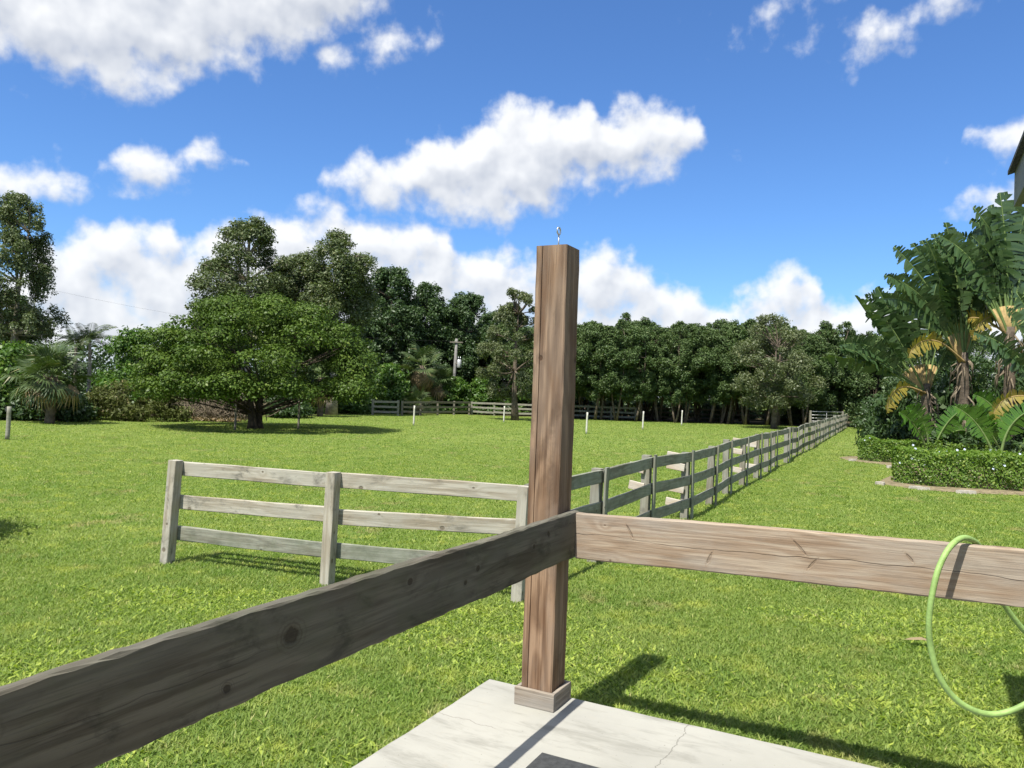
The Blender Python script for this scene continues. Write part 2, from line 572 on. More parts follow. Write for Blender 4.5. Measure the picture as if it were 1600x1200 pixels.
def concrete_mat():
    m, T, out = new_mat('concrete')
    tc = T.node('ShaderNodeTexCoord')
    p = tc.outputs['Object']
    a = T.noise(p, 1.3, 6, .62)
    x, y, z = T.sep(p)
    st = T.noise(T.comb(T.math('MULTIPLY', x, 1.6), T.math('MULTIPLY', y, 7.), z), 1.0, 6, .7, .5)
    fine = T.noise(p, 160., 3, .6)
    c = T.mix(T.step(a, .3, .7), (.29, .285, .25), (.345, .338, .295))
    c = T.mix(T.step(st, .48, .70, 0, .75), c, (.205, .20, .17))
    b = T.noise(T.vec('ADD', p, (5., 2., 0)), 3.6, 5, .7)
    c = T.mix(T.step(b, .60, .76, 0, .45), c, (.32, .275, .21))
    sp = T.noise(p, 55., 2, .5)
    c = T.mix(T.step(sp, .70, .76, 0, .6), c, (.16, .145, .12))
    # hairline cracks
    for (nx, off, sc) in ((1.0, 0.0, 1.0),):
        w = T.noise(T.comb(0.0, y, 4.1), 2.4, 6, .7)
        e = T.math('ABSOLUTE', T.math('ADD', T.math('SUBTRACT', x, 1.27), T.math('MULTIPLY', T.math('SUBTRACT', w, .5), .16)))
        c = T.mix(T.step(e, .0045, .001, 0, .65), c, (.11, .10, .085))
        w2 = T.noise(T.comb(x, 0.0, 9.1), 2.0, 5, .65)
        e2 = T.math('ABSOLUTE', T.math('ADD', T.math('SUBTRACT', y, .62), T.math('MULTIPLY', T.math('SUBTRACT', w2, .5), .25)))
        on = T.step(x, .42, .35)
        c = T.mix(T.math('MULTIPLY', on, T.step(e2, .005, .001, 0, .5)), c, (.12, .10, .085))
    principled(T, out, c, .85, .25, T.math('MULTIPLY_ADD', a, .6, T.math('MULTIPLY', fine, .3)), .006, .5)
    return m


LSPOT = ((2.36, .02, .036, .030, 10), (2.62, -.065, .016, .013, 30), (1.28, -.03, .014, .012, 0), (.42, .06, .020, .014, 40), (3.3, .05, .03, .022, 0))
RSPOT = ((.33, .05, .040, .007, -62), (.78, -.055, .036, .008, 66), (1.24, .045, .050, .007, -48), (1.30, -.03, .035, .007, 50), (1.74, .045, .026, .007, -50), (2.6, 0., .02, .014, 0))
M_post = wood('weathered_brown_post', (.300, .195, .120), (.098, .050, .025), (.215, .175, .138), .42, 9, True, 1.6, .40, (.05, .035, .025), rough=.8)
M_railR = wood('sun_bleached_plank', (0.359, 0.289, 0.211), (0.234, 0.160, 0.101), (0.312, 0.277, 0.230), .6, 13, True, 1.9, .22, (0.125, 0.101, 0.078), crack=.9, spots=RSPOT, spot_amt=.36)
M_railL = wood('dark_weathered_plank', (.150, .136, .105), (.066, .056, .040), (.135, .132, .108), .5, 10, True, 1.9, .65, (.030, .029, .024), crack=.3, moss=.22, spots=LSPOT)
M_trim = wood('grey_trim_wood', (0.312, 0.269, 0.215), (0.187, 0.148, 0.109), (0.281, 0.265, 0.234), .6, 12, False, 2, .3)
M_fpale = wood('pale_fence_board', (.42, .385, .31), (.25, .21, .15), (.38, .37, .315), .6, 11, True, 2.2, .75, (.085, .082, .068))
M_fgrey = wood('grey_green_fence_board', (.27, .27, .215), (.16, .15, .11), (.25, .265, .215), .6, 11, True, 2.2, .5, (.08, .08, .065), moss=.35)
M_fpost = wood('fence_post_wood', (0.289, 0.273, 0.218), (0.172, 0.148, 0.109), (0.265, 0.265, 0.222), .7, 9, False, 2.2, .45, (0.078, 0.078, 0.062), moss=.15)
M_stub = wood('fresh_board', (0.515, 0.437, 0.343), (0.390, 0.296, 0.211), (0.530, 0.515, 0.468), .6, 9, False, 2, .15)
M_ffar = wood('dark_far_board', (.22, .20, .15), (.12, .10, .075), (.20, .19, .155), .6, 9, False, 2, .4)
M_white = plain('white_paint', (0.527, 0.518, 0.442), .6, .3, vary=.15)
M_gate = plain('galvanised_tube', (.58, .58, .56), .4, .5, .5, .1)
M_steel = plain('zinc_steel', (.55, .57, .58), .3, .5, .9, .1)
M_hose = plain('green_hose', (.24, .37, .11), .55, .35, vary=.22, scale=9)
M_rubber = plain('black_rubber', (.045, .047, .047), .8, .3, vary=.3, scale=25)
M_conc = concrete_mat()
M_lawn = lawn_mat()
M_blade = grass_mat()
M_weed = foliage('leaf_weed', (.19, .29, .04), (.42, .48, .09), None, .35, .3, .5, 1.5)
M_bark = plain('grey_bark', (.125, .10, .075), .95, .1, vary=.45, scale=5, bump=.05)
M_barkd = plain('dark_bark', (.065, .052, .038), .95, .1, vary=.45, scale=5, bump=.05)
M_barkp = plain('pale_bark', (.30, .265, .21), .9, .1, vary=.35, scale=4, bump=.03)
M_soil = plain('sandy_soil', (.20, .165, .10), .95, .1, vary=.35, scale=9, bump=.03)
M_polew = plain('grey_pole_wood', (.20, .195, .18), .9, .1, vary=.25, scale=4)
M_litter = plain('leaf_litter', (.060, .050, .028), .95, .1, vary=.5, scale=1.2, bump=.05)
M_stone = plain('edging_stone', (.34, .31, .26), .9, .2, vary=.25, scale=12, bump=.01)
M_fasc = plain('grey_fascia_paint', (.150, .158, .145), .7, .3, vary=.12, scale=5)
M_soff = plain('soffit_paint', (.10, .115, .12), .8, .2, vary=.15)
M_shing = plain('asphalt_shingle', (.085, .09, .095), .95, .1, vary=.4, scale=30, bump=.01)
M_wall = plain('stucco_wall', (.50, .47, .40), .9, .2, vary=.1, scale=14)
M_dead = plain('dead_twig', (.165, .135, .095), .95, .1, vary=.4, scale=6)

# leaf colours are those of the leaves themselves
L_big = foliage('leaf_spreading_tree', (.038, .074, .011), (.094, .148, .023), (.13, .175, .033), .15, .15)
L_euc = foliage('leaf_tall_tree', (.070, .100, .042), (.135, .168, .072), (.20, .20, .10), .18, .25)
L_dark = foliage('leaf_dark_evergreen', (0.031, 0.065, 0.021), (0.072, 0.117, 0.039), None, .2)
L_grey = foliage('leaf_grey_green', (0.075, 0.100, 0.043), (0.150, 0.175, 0.077), (0.237, 0.250, 0.125), .22)
L_row = foliage('leaf_row_tree', (.048, .086, .028), (.108, .156, .055), (.15, .19, .07), .16, .18)
L_bush = foliage('leaf_bush', (0.044, 0.100, 0.018), (0.106, 0.194, 0.033), (0.175, 0.237, 0.050), .28)
L_olive = foliage('leaf_olive_brush', (.060, .080, .022), (.120, .135, .040), (.20, .165, .08), .15, .15)
L_hedge = foliage('leaf_hedge', (.070, .140, .016), (.165, .255, .034), (.25, .31, .06), .3, patch=1.2)
L_palm = foliage('leaf_palm', (.040, .072, .024), (.090, .126, .044), (.15, .15, .06), .15, .3)
L_trav = foliage('leaf_travellers_palm', (.030, .066, .022), (.072, .122, .042), None, .12, .6, .34, .5)
L_travy = foliage('leaf_yellowing', (.22, .20, .035), (.34, .25, .05), None, .3, .4, .4)
L_travb = foliage('leaf_young', (.060, .150, .022), (.110, .220, .032), None, .4, .5, .3)
L_dry = foliage('leaf_dry', (.20, .145, .075), (.34, .26, .15), None, .2)
M_petiole = plain('petiole_green', (.13, .19, .055), .6, .4, vary=.3, scale=4)
M_petioley = plain('petiole_ochre', (.33, .235, .095), .7, .3, vary=.3, scale=4)
M_flower = plain('pale_flower', (.62, .68, .85), .7, .2, vary=.1)

# ------------------------------------------------------------------ ground


def build_ground():
    s = 2500.
    v = [(-s, -s, 0), (s, -s, 0), (s, s, 0), (-s, s, 0)]
    tag(obj('lawn', mesh('lawn', v, [(0, 1, 2, 3)], M_lawn)), kind='structure')
    # concrete slab with a worn rounded edge, local x along U, local y along V
    b = 0.012
    L1, L2 = 9.0, 9.0
    ringv = []
    for (ins, z) in ((0, -.1), (0, SLAB_Z - b), (b * .3, SLAB_Z - b * .3), (b, SLAB_Z)):
        n = 60
        pts = [(ins + (L1 - 2 * ins) * i / n, ins) for i in range(n)]
        pts += [(L1 - ins, ins + (L2 - 2 * ins) * i / 12) for i in range(12)]
        pts += [(L1 - ins - (L1 - 2 * ins) * i / 12, L2 - ins) for i in range(12)]
        pts += [(ins, L2 - ins - (L2 - 2 * ins) * i / n) for i in range(n)]
        rr = np.random.default_rng(4)
        j = rr.normal(0, .0025, (len(pts), 2)) * (1 if z > 0 else 0)
        ringv.append([(x + j[i][0], y + j[i][1], z) for i, (x, y) in enumerate(pts)])
    m = len(ringv[0])
    v = [q for r in ringv for q in r]
    f = []
    for k in range(3):
        for i in range(m):
            i2 = (i + 1) % m
            f.append((k * m + i, k * m + i2, (k + 1) * m + i2, (k + 1) * m + i))
    f.append(tuple(3 * m + i for i in range(m)))
    M = Matrix(((U.x, V.x, 0, SLAB_C.x), (U.y, V.y, 0, SLAB_C.y), (0, 0, 1, 0), (0, 0, 0, 1)))
    # U x V points down; flip faces so that normals look up
    f = [tuple(reversed(q)) for q in f]
    tag(obj('patio_slab', mesh('patio_slab', v, f, M_conc), None, M), kind='structure')


build_ground()


def slab_pt(a, b, z=0.0):
    return SLAB_C + U * a + V * b + Vector((0, 0, z))


def in_slab(P):
    d = P - np.array((SLAB_C.x, SLAB_C.y))
    a = d @ np.array((U.x, U.y))
    b = d @ np.array((V.x, V.y))
    return (a > -.015) & (b > -.015)


# garden bed outline (sandy, under the hedges)
BED = [(12.0, 28.6), (11.85, 26.9), (12.6, 25.4), (11.6, 23.0), (10.3, 21.2), (9.45, 19.9), (9.35, 18.9), (10.2, 18.05), (12.2, 17.85), (16.0, 17.3), (24.0, 17.0),
       (26.0, 24.0), (24.0, 31.0), (17.0, 31.0), (13.2, 29.6)]


def in_poly(P, poly):
    x, y = P[:, 0], P[:, 1]
    ins = np.zeros(len(P), bool)
    n = len(poly)
    for i in range(n):
        x1, y1 = poly[i]
        x2, y2 = poly[(i + 1) % n]
        c = ((y1 > y) != (y2 > y)) & (x < (x2 - x1) * (y - y1) / (y2 - y1 + 1e-12) + x1)
        ins ^= c
    return ins


def smooth_poly(poly, it=2):
    P = [Vector(p) for p in poly]
    for _ in range(it):
        Q = []
        for i in range(len(P)):
            a, b = P[i], P[(i + 1) % len(P)]
            Q += [a * .75 + b * .25, a * .25 + b * .75]
        P = Q
    return [(p.x, p.y) for p in P]


BED = smooth_poly(BED)


def build_bed():
    n = len(BED)
    cx, cy = np.mean([p[0] for p in BED]), np.mean([p[1] for p in BED])
    v = [(x, y, .006) for x, y in BED] + [(cx + (x - cx) * .93, cy + (y - cy) * .93, .05) for x, y in BED]
    f = [(i, (i + 1) % n, n + (i + 1) % n, n + i) for i in range(n)] + [tuple(n + i for i in range(n))]
    tag(obj('garden_bed', mesh('garden_bed', v, f, M_soil)), kind='structure')


build_bed()


def build_wood_floor():
    r2 = np.random.default_rng(3)
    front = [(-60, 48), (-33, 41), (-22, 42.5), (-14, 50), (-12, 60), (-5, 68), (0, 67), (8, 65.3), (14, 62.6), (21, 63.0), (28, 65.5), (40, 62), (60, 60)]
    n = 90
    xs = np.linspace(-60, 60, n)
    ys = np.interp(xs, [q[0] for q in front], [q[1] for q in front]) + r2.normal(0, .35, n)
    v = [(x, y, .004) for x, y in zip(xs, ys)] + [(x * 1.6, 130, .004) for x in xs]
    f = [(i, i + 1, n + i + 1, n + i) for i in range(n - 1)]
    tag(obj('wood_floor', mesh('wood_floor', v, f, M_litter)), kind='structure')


build_wood_floor()


def build_grass():
    rng = np.random.default_rng(11)

    def zone(y0, y1, dens, margin=1.3, fade_in=None, fade_out=None):
        n = int(dens * (.75 * (y1 * y1 - y0 * y0) + 2 * margin * (y1 - y0)))
        u = rng.random(n)
        y = np.sqrt(y0 * y0 + u * (y1 * y1 - y0 * y0))
        x = (rng.random(n) * 2 - 1) * (.75 * y + margin)
        P = np.stack((x, y), 1)
        keep = ~in_slab(P) & ~in_poly(P, BED)
        # the three growths thin out into each other
        if fade_in:
            keep &= rng.random(n) < np.clip((y - fade_in[0]) / (fade_in[1] - fade_in[0]), 0, 1)
        if fade_out:
            keep &= rng.random(n) < np.clip((fade_out[1] - y) / (fade_out[1] - fade_out[0]), 0, 1)
        return P[keep]

    def blades(name, P, h, w, lean, quad=True):
        n = len(P)
        yaw = rng.random(n) * 2 * math.pi
        hh = h * (.55 + .75 * rng.random(n))
        # clumps of taller and shorter growth
        cl = np.sin(P[:, 0] * 2.1 + np.sin(P[:, 1] * 1.3) * 2) * np.sin(P[:, 1] * 1.7 + P[:, 0] * .6)
        hh *= 1 + .22 * cl
        ww = w * (.6 + .8 * rng.random(n))
        ln = hh * lean * (.3 + 1.2 * rng.random(n))
        d = np.stack((np.cos(yaw), np.sin(yaw)), 1)
        s = np.stack((-d[:, 1], d[:, 0]), 1)
        b = np.zeros((n, 3))
        b[:, :2] = P
        b[:, 2] = -.004
        tip = b.copy()
        tip[:, :2] += d * ln[:, None]
        tip[:, 2] = hh * .92
        if quad:
            midp = b * .5 + tip * .5
            midp[:, 2] += hh * .16
            ml = midp.copy()
            ml[:, :2] += s * ww[:, None] * .5
            mr = midp.copy()
            mr[:, :2] -= s * ww[:, None] * .5
            v = np.stack((b, mr, tip, ml), 1).reshape(-1, 3)
            f = np.arange(4 * n).reshape(-1, 4)
        else:
            l = b.copy()
            l[:, :2] += s * ww[:, None] * .5
            r = b.copy()
            r[:, :2] -= s * ww[:, None] * .5
            v = np.stack((l, r, tip), 1).reshape(-1, 3)
            f = np.arange(3 * n).reshape(-1, 3)
        return v, f

    v, f = blades('a', zone(2.3, 10, 6600, fade_out=(6.5, 10)), .034, .0066, 1.35)
    tag(obj('lawn_grass', mesh('lawn_grass', v, f, M_blade)), 'short green grass blades of the lawn around the patio', 'grass', None, 'stuff')
    # low broad-leaved weeds mixed into the turf
    P = zone(2.3, 7.5, 900)
    P = P[(np.sin(P[:, 0] * 1.9 + 1.3) + np.sin(P[:, 1] * 2.3 + P[:, 0]) + rng.normal(0, .5, len(P))) > .35]
    v, f = blades('w', P, .032, .020, 1.9)
    tag(obj('ground_cover', mesh('ground_cover', v, f, M_weed)), 'low broad-leaved weeds growing in the lawn beside the slab', 'weeds', None, 'stuff')
    v, f = blades('b', zone(6.5, 32, 950, fade_in=(6.5, 9.5), fade_out=(13, 32)), .036, .0125, 1.2)
    tag(obj('lawn_grass', mesh('lawn_grass', v, f, M_blade)), 'short green grass of the lawn around the board fences', 'grass', None, 'stuff')
    v, f = blades('c', zone(13, 66, 105, 2., fade_in=(13, 30)), .045, .032, 1.0, False)
    tag(obj('lawn_grass', mesh('lawn_grass', v, f, M_blade)), 'short mown grass of the paddock out to the trees', 'grass', None, 'stuff')


build_grass()

# ------------------------------------------------------------------ boards and fences
_bcache = {}


def board_mesh(L, w, t, mat, seed=0, seg=.25, wob=.003, bow=.0, chip=.004, cham=.006, notch=None):
    """length along X from 0 to L, width along Z centred, thickness along Y centred; edges chamfered and uneven"""
    rng = np.random.default_rng(seed)
    n = max(2, int(L / seg) + 1)
    xs = np.linspace(0, L, n)
    hw, ht = w / 2, t / 2
    c = min(cham, ht * .5)
    prof = [(-ht + c, -hw), (ht - c, -hw), (ht, -hw + c), (ht, hw - c), (ht - c, hw), (-ht + c, hw), (-ht, hw - c), (-ht, -hw + c)]
    if notch:
        # a long drying check down the -Y face: at z = notch, deep
        z0, dep, wd = notch
        prof = [(-ht + c, -hw), (ht - c, -hw), (ht, -hw + c), (ht, hw - c), (ht - c, hw), (-ht + c, hw), (-ht, hw - c),
                (-ht, z0 + wd), (-ht + dep, z0), (-ht, z0 - wd), (-ht, -hw + c)]
    k = len(prof)
    v = []
    ph = rng.random(6) * 6.28
    for i, x in enumerate(xs):
        dz = wob * (math.sin(x * 2.3 + ph[0]) + .6 * math.sin(x * 5.1 + ph[1])) + bow * 4 * (x / L) * (1 - x / L)
        dy = wob * .7 * math.sin(x * 1.7 + ph[2])
        for (py, pz) in prof:
            e = rng.normal(0, chip * .35, 2)
            v.append((x, py + dy + e[0] * .4, pz + dz + (e[1] if abs(pz) > hw * .9 else 0)))
    f = []
    for i in range(n - 1):
        for j in range(k):
            j2 = (j + 1) % k
            f.append((i * k + j, (i + 1) * k + j, (i + 1) * k + j2, i * k + j2))
    f.append(tuple(range(k)))
    f.append(tuple((n - 1) * k + j for j in range(k - 1, -1, -1)))
    return mesh('board', v, f, mat)


def cached_board(L, w, t, mat, var, **kw):
    key = (round(L, 2), w, t, mat.name, var)
    if key not in _bcache:
        _bcache[key] = board_mesh(L, w, t, mat, seed=hash(key[:3]) % 1000 + var, **kw)
    return _bcache[key]


def post_obj(name, parent, base, h, w, mat, lean=(0, 0), rz=0.0, var=0, t=None):
    t = t or w
    up = Vector((lean[0], lean[1], 1)).normalized()
    M = frame(Vector(base) - up * .02, up, Vector((math.cos(rz), math.sin(rz), 0)))
    return obj(name, cached_board(h + .02, w, t, mat, var, wob=.002), parent, M)


def rail_obj(name, parent, p0, p1, w, t, mat, var=0, L=None):
    p0, p1 = Vector(p0), Vector(p1)
    M = frame(p0, p1 - p0, Vector((0, 0, 1)))
    return obj(name, cached_board(L or round((p1 - p0).length, 2), w, t, mat, var), parent, M)


def build_patio_railing():
    rng = np.random.default_rng(5)
    c = Vector((.2385, 4.561, 0))
    root = thing('patio_railing', (c.x, c.y, SLAB_Z), 'tall brown square post with two wide planks meeting at the corner of the concrete patio', 'railing')
    s = .195
    # shaft: local X up, local -Y towards the camera side face (V), local Z along U
    up = Vector((.004, 0, 1)).normalized()

    def upright(x, y, z, xd):
        xd = Vector(xd)
        zd = U
        yd = zd.cross(xd).normalized()
        zz = xd.cross(yd).normalized()
        M = Matrix((xd, yd, zz)).transposed().to_4x4()
        M.translation = Vector((x, y, z))
        return M
    M = upright(c.x, c.y, SLAB_Z, up)
    # find which way local Y looks: notch is on the -Y side; make that side V
    if (M.to_3x3() @ Vector((0, -1, 0))).dot(V) < 0:
        flip = -1
    else:
        flip = 1
    H = 2.863 - SLAB_Z
    me = board_mesh(H, s, s, M_post, seed=3, seg=.12, wob=.0012, chip=.003, cham=.007, notch=(-.055 if flip == 1 else .055, .012, .003))
    if flip == -1:
        M = M @ Matrix.Rotation(math.pi, 4, 'X')
    post = obj('post', me, root, M)
    # trim boards round the foot
    th, hh = .024, .10
    half = s / 2 + .003
    for (nrm, tg, ext) in ((V, U, th), (-V, U, th), (U, V, 0), (-U, V, 0)):
        o = c + nrm * (half + th / 2) - tg * (half + ext) + Vector((0, 0, SLAB_Z + hh / 2 + .001))
        Mt = frame(o, tg, Vector((0, 0, 1)))
        obj('base_trim', board_mesh(2 * half + 2 * ext, hh, th, M_trim, seed=int(rng.integers(99)), seg=.05, wob=.0006, chip=.002, cham=.003), post, Mt)
    # eye bolt in the top
    mb = MB()
    top = Vector((c.x + .01, c.y, 2.86))
    mb.tube([(0, 0, -.02), (0, 0, .085)], .0045, 8)
    a = np.linspace(-math.pi / 2, 1.5 * math.pi, 20)
    mb.tube([(.019 * math.cos(q) * .55, .019 * math.cos(q) * .85, .104 + .021 * math.sin(q)) for q in a], .0048, 7)
    obj('eye_bolt', mb.build('eye_bolt', M_steel, True), post, Matrix.Translation(top))
    # left plank along V, nailed on the U face
    t = .048
    zc, w = (1.313 + 1.049) / 2, .264
    o = c + U * (s / 2 + .004 + t / 2) - V * .10 + Vector((0, 0, zc))
    d = V.copy()
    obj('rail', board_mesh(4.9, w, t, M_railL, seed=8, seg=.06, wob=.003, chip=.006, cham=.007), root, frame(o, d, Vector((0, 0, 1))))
    # right plank along U, butted against the left plank
    o = c + U * (s / 2 + .004 + t + .002) - V * (.058 + t / 2) + Vector((0, 0, zc))
    d = (U + Vector((0, 0, .021))).normalized()
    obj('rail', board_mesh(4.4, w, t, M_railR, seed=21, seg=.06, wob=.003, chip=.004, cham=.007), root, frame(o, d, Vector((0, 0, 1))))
    # the plank ends are carried by plain posts
    e1 = c + V * 4.7
    e2 = c + U * 4.55 + V * .0
    for e in (e1, e2):
        obj('post', board_mesh(1.25, s * .9, s * .9, M_post, seed=5, seg=.2, wob=.001, chip=.003), root, upright(e.x, e.y, SLAB_Z, Vector((0, 0, 1))))
    # nail heads
    for (a, b) in ((-.05, .07), (-.02, .075), (.03, .08), (-.05, -.07), (.02, -.08)):
        p = c + U * (s / 2 + .004 + t + .001) + V * a + Vector((0, 0, zc + b))
        mb = MB()
        mb.tube([tuple(-U * .004), tuple(U * .0015)], .0045, 7)
        obj('nail', mb.build('nail', M_rubber), root, Matrix.Translation(p))


build_patio_railing()


def build_fences():
    rng = np.random.default_rng(17)
    Z = Vector((0, 0, 1))
    # -- short pale section: three posts, three boards behind them
    A = [Vector((-3.748, 8.582, 0)), Vector((-1.806, 7.858, 0)), Vector((.12, 7.44, 0))]
    root = thing('paddock_fence', A[0], 'short pale three-board fence section with two bays facing the patio', 'fence')
    n = Vector((.33, .94, 0)).normalized()          # away from the camera
    hts = [1.14, 1.14, 1.11]
    lean = [(.05, .0), (.022, .0), (.03, 0)]
    for p, h, l in zip(A, hts, lean):
        post_obj('post', root, p, h, .125, M_fpale, l, math.atan2(n.y, n.x), int(rng.integers(4)), .105)
    for i in range(2):
        for j, z in enumerate((1.05, .69, .33)):
            d = (A[i + 1] - A[i]).normalized()
            p0 = A[i] + d * (-.06 if i == 0 else .005) + n * .084 + Z * (z + rng.normal(0, .008)) + Vector((lean[i][0] * z, 0, 0))
            p1 = A[i + 1] + d * (-.005 if i == 0 else .05) + n * .084 + Z * (z + rng.normal(0, .008)) + Vector((lean[i + 1][0] * z, 0, 0))
            rail_obj('rail', root, p0, p1, .155, .038, M_fpale if j < 2 else M_fgrey, int(rng.integers(100)))
    # -- long line running away to the trees
    P0, P1, P2 = Vector((.16, 7.56, 0)), Vector((3.0, 12.9, 0)), Vector((27.3, 63.0, 0))
    root = thing('paddock_fence', P0, 'long grey three-board fence running along the lawn towards the trees', 'fence')
    pts = []
    l1 = (P1 - P0).length
    l2 = (P2 - P1).length
    s = 0.0
    while s <= l1 + l2 + .01:
        p = P0 + (P1 - P0) * (s / l1) if s < l1 else P1 + (P2 - P1) * ((s - l1) / l2)
        p = p + Vector((rng.normal(0, .035), 0, 0))
        pts.append(p)
        s += 1.985
    stub_at = {2: (.98, .72, .20), 3: (1.02, .86, .50, .26), 6: (1.04, .80, .36), 7: (.93, .86, .30), 11: (.9,)}
    sag = [rng.normal(0, .02) for _ in pts]
    sag[11] -= .05
    sag[12] -= .06
    for i, p in enumerate(pts):
        d = (pts[min(i + 1, len(pts) - 1)] - pts[max(i - 1, 0)]).normalized()
        nr = Vector((d.y, -d.x, 0))                 # to the right hand side, where the boards are
        rz = math.atan2(nr.y, nr.x)
        ln = (rng.normal(.01, .012), rng.normal(0, .01))
        if i > 0:
            post_obj('post', root, p - nr * .082, 1.13 + sag[i] + rng.normal(0, .02), .122, M_fpost, ln, rz, int(rng.integers(5)), .115)
            # batten over the joint of the boards
            post_obj('batten', root, p + nr * .040 + Z * .02, 1.14 + sag[i], .03, M_fgrey, (ln[0], ln[1]), rz, int(rng.integers(5)), .10)
        if i + 1 < len(pts):
            q = pts[i + 1]
            for z in (1.05, .67, .29):
                dd = (q - p).normalized()
                rail_obj('rail', root, p + dd * .003 + Z * (z + sag[i]), q - dd * .003 + Z * (z + sag[i + 1]), .155, .036, M_fgrey, int(rng.integers(14)), 1.98)
        for z in stub_at.get(i, ()):
            q0 = p - nr * .165 - d * .09 + Z * z
            # short tilted board ends left on the paddock side
            ls = .13 if i in (2, 6) else .21
            rail_obj('board_stub', root, q0 - nr * ls + Z * (.03 if i < 5 else .015), q0 + nr * .09 - Z * .01, .125, .034, M_stub, int(rng.integers(4)))
    # -- far fences before the trees
    def far_fence(a, b, n, label, h=1.14, mat=M_ffar, pm=M_ffar, extra=()):
        a, b = Vector(a), Vector(b)
        rt = thing('far_fence', a, label, 'fence')
        d = (b - a) / n
        nn = Vector((d.y, -d.x, 0)).normalized()
        for i in range(n + 1):
            p = a + d * i
            post_obj('post', rt, p, h + rng.normal(0, .03), .16, pm, (rng.normal(0, .02), 0), 0, int(rng.integers(4)))
            if i < n:
                for z in (1.04, .66, .28):
                    rail_obj('rail', rt, p - nn * -.11 + Vector((0, 0, z + rng.normal(0, .015))), p + d + nn * .11 + Vector((0, 0, z + rng.normal(0, .015))), .155, .036, mat, int(rng.integers(4)), round(d.length, 2))
        return rt
    far_fence((-10.4, 58.2, 0), (-8.55, 58.6, 0), 1, 'short weathered fence end with one broad post beside leafy shrubs', 1.16, M_fpost, M_fpost)
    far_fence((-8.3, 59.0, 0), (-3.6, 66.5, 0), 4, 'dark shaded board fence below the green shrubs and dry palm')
    far_fence((-3.4, 66.9, 0), (10.3, 64.2, 0), 7, 'board fence standing behind the grey green tree and the brown post', 1.14, M_fpost, M_fpost)
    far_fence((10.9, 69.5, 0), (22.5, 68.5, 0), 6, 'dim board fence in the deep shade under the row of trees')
    # -- tubular gate at the end of the long fence
    g0, g1 = Vector((24.0, 62.0, 0)), Vector((27.15, 63.6, 0))
    gt = thing('metal_gate', g0, 'pale tubular metal gate at the far end of the long fence', 'gate')
    L = (g1 - g0).length
    Mg = frame(g0, g1 - g0, Vector((0, 0, 1)))
    mb = MB()
    mb.tube([(.03, 0, .12), (.03, 0, 1.27), (L - .03, 0, 1.27), (L - .03, 0, .12), (.03, 0, .12)], .028, 7)
    gf = obj('gate_frame', mb.build('gate_frame', M_gate, True), gt, Mg)
    bm = MB()
    bm.tube([(.03, 0, 0), (L - .03, 0, 0)], .022, 6)
    bar = bm.build('gate_bar', M_gate, True)
    for z in (1.0, .75, .5, .3):
        obj('gate_bar', bar, gf, Mg @ T3(0, 0, z))
    ub = MB()
    ub.tube([(0, 0, .12), (0, 0, 1.27)], .02, 6)
    upm = ub.build('gate_upright', M_gate, True)
    for x in (L * .5,):
        obj('gate_upright', upm, gf, Mg @ T3(x, 0, 0))
    for x in (-.08, L + .1):
        p = Mg @ Vector((x, 0, 0))
        post_obj('post', gt, p, 1.35, .15, M_fpost, (0, 0), 0, 1)


build_fences()


def build_stakes():
    rng = np.random.default_rng(8)

    def stake(x, y, h, mat, label, group, lean=.01, r=.05, cap=True):
        root = thing('marker_post', (x, y, 0), label, 'post', group)
        mb = MB()
        zs = np.linspace(-.02, h, 7)
        mb.tube([(lean * z * 1.0, .01 * math.sin(z * 4), z) for z in zs], [r * (1.05 - .08 * z / h) for z in zs], 9)
        obj('shaft', mb.build('shaft', mat, True), root, T3(x, y, 0))
        if cap:
            mb = MB()
            mb.box((-r * 1.5, -r * .7, h - .16), (-r * .85, r * .7, h - .02))
            mb.tube([(-r * 1.1, 0, h - .09), (-r * 2.4, 0, h - .09)], .012, 6)
            obj('insulator', mb.build('insulator', M_rubber), root, T3(x + lean * h, y, 0))
    stake(-16.08, 24.79, 1.06, M_fpost, 'short round grey post standing alone in front of the fan palm', None, .03, .065)
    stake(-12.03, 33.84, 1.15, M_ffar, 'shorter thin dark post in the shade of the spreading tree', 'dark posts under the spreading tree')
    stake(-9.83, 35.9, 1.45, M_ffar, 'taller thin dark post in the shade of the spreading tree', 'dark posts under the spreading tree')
    for (x, y, h, lb) in ((-5.44, 43.4, 1.12, 'thin white marker post in the grass before the dark shaded fence'), (-.48, 52.2, 1.1, 'thin white marker post beside the trunk of the loose grey green tree'),
                          (3.93, 40.15, 1.12, 'thin white marker post beside the tall brown patio post'), (8.16, 47.9, 1.12, 'white marker post in front of the planted row near the board fence end'),
                          (12.52, 56.8, 1.12, 'white marker post close to the shaded trunks of the planted row')):
        stake(x, y, h, M_white, lb, 'white marker posts in the paddock', .02, .048)


build_stakes()


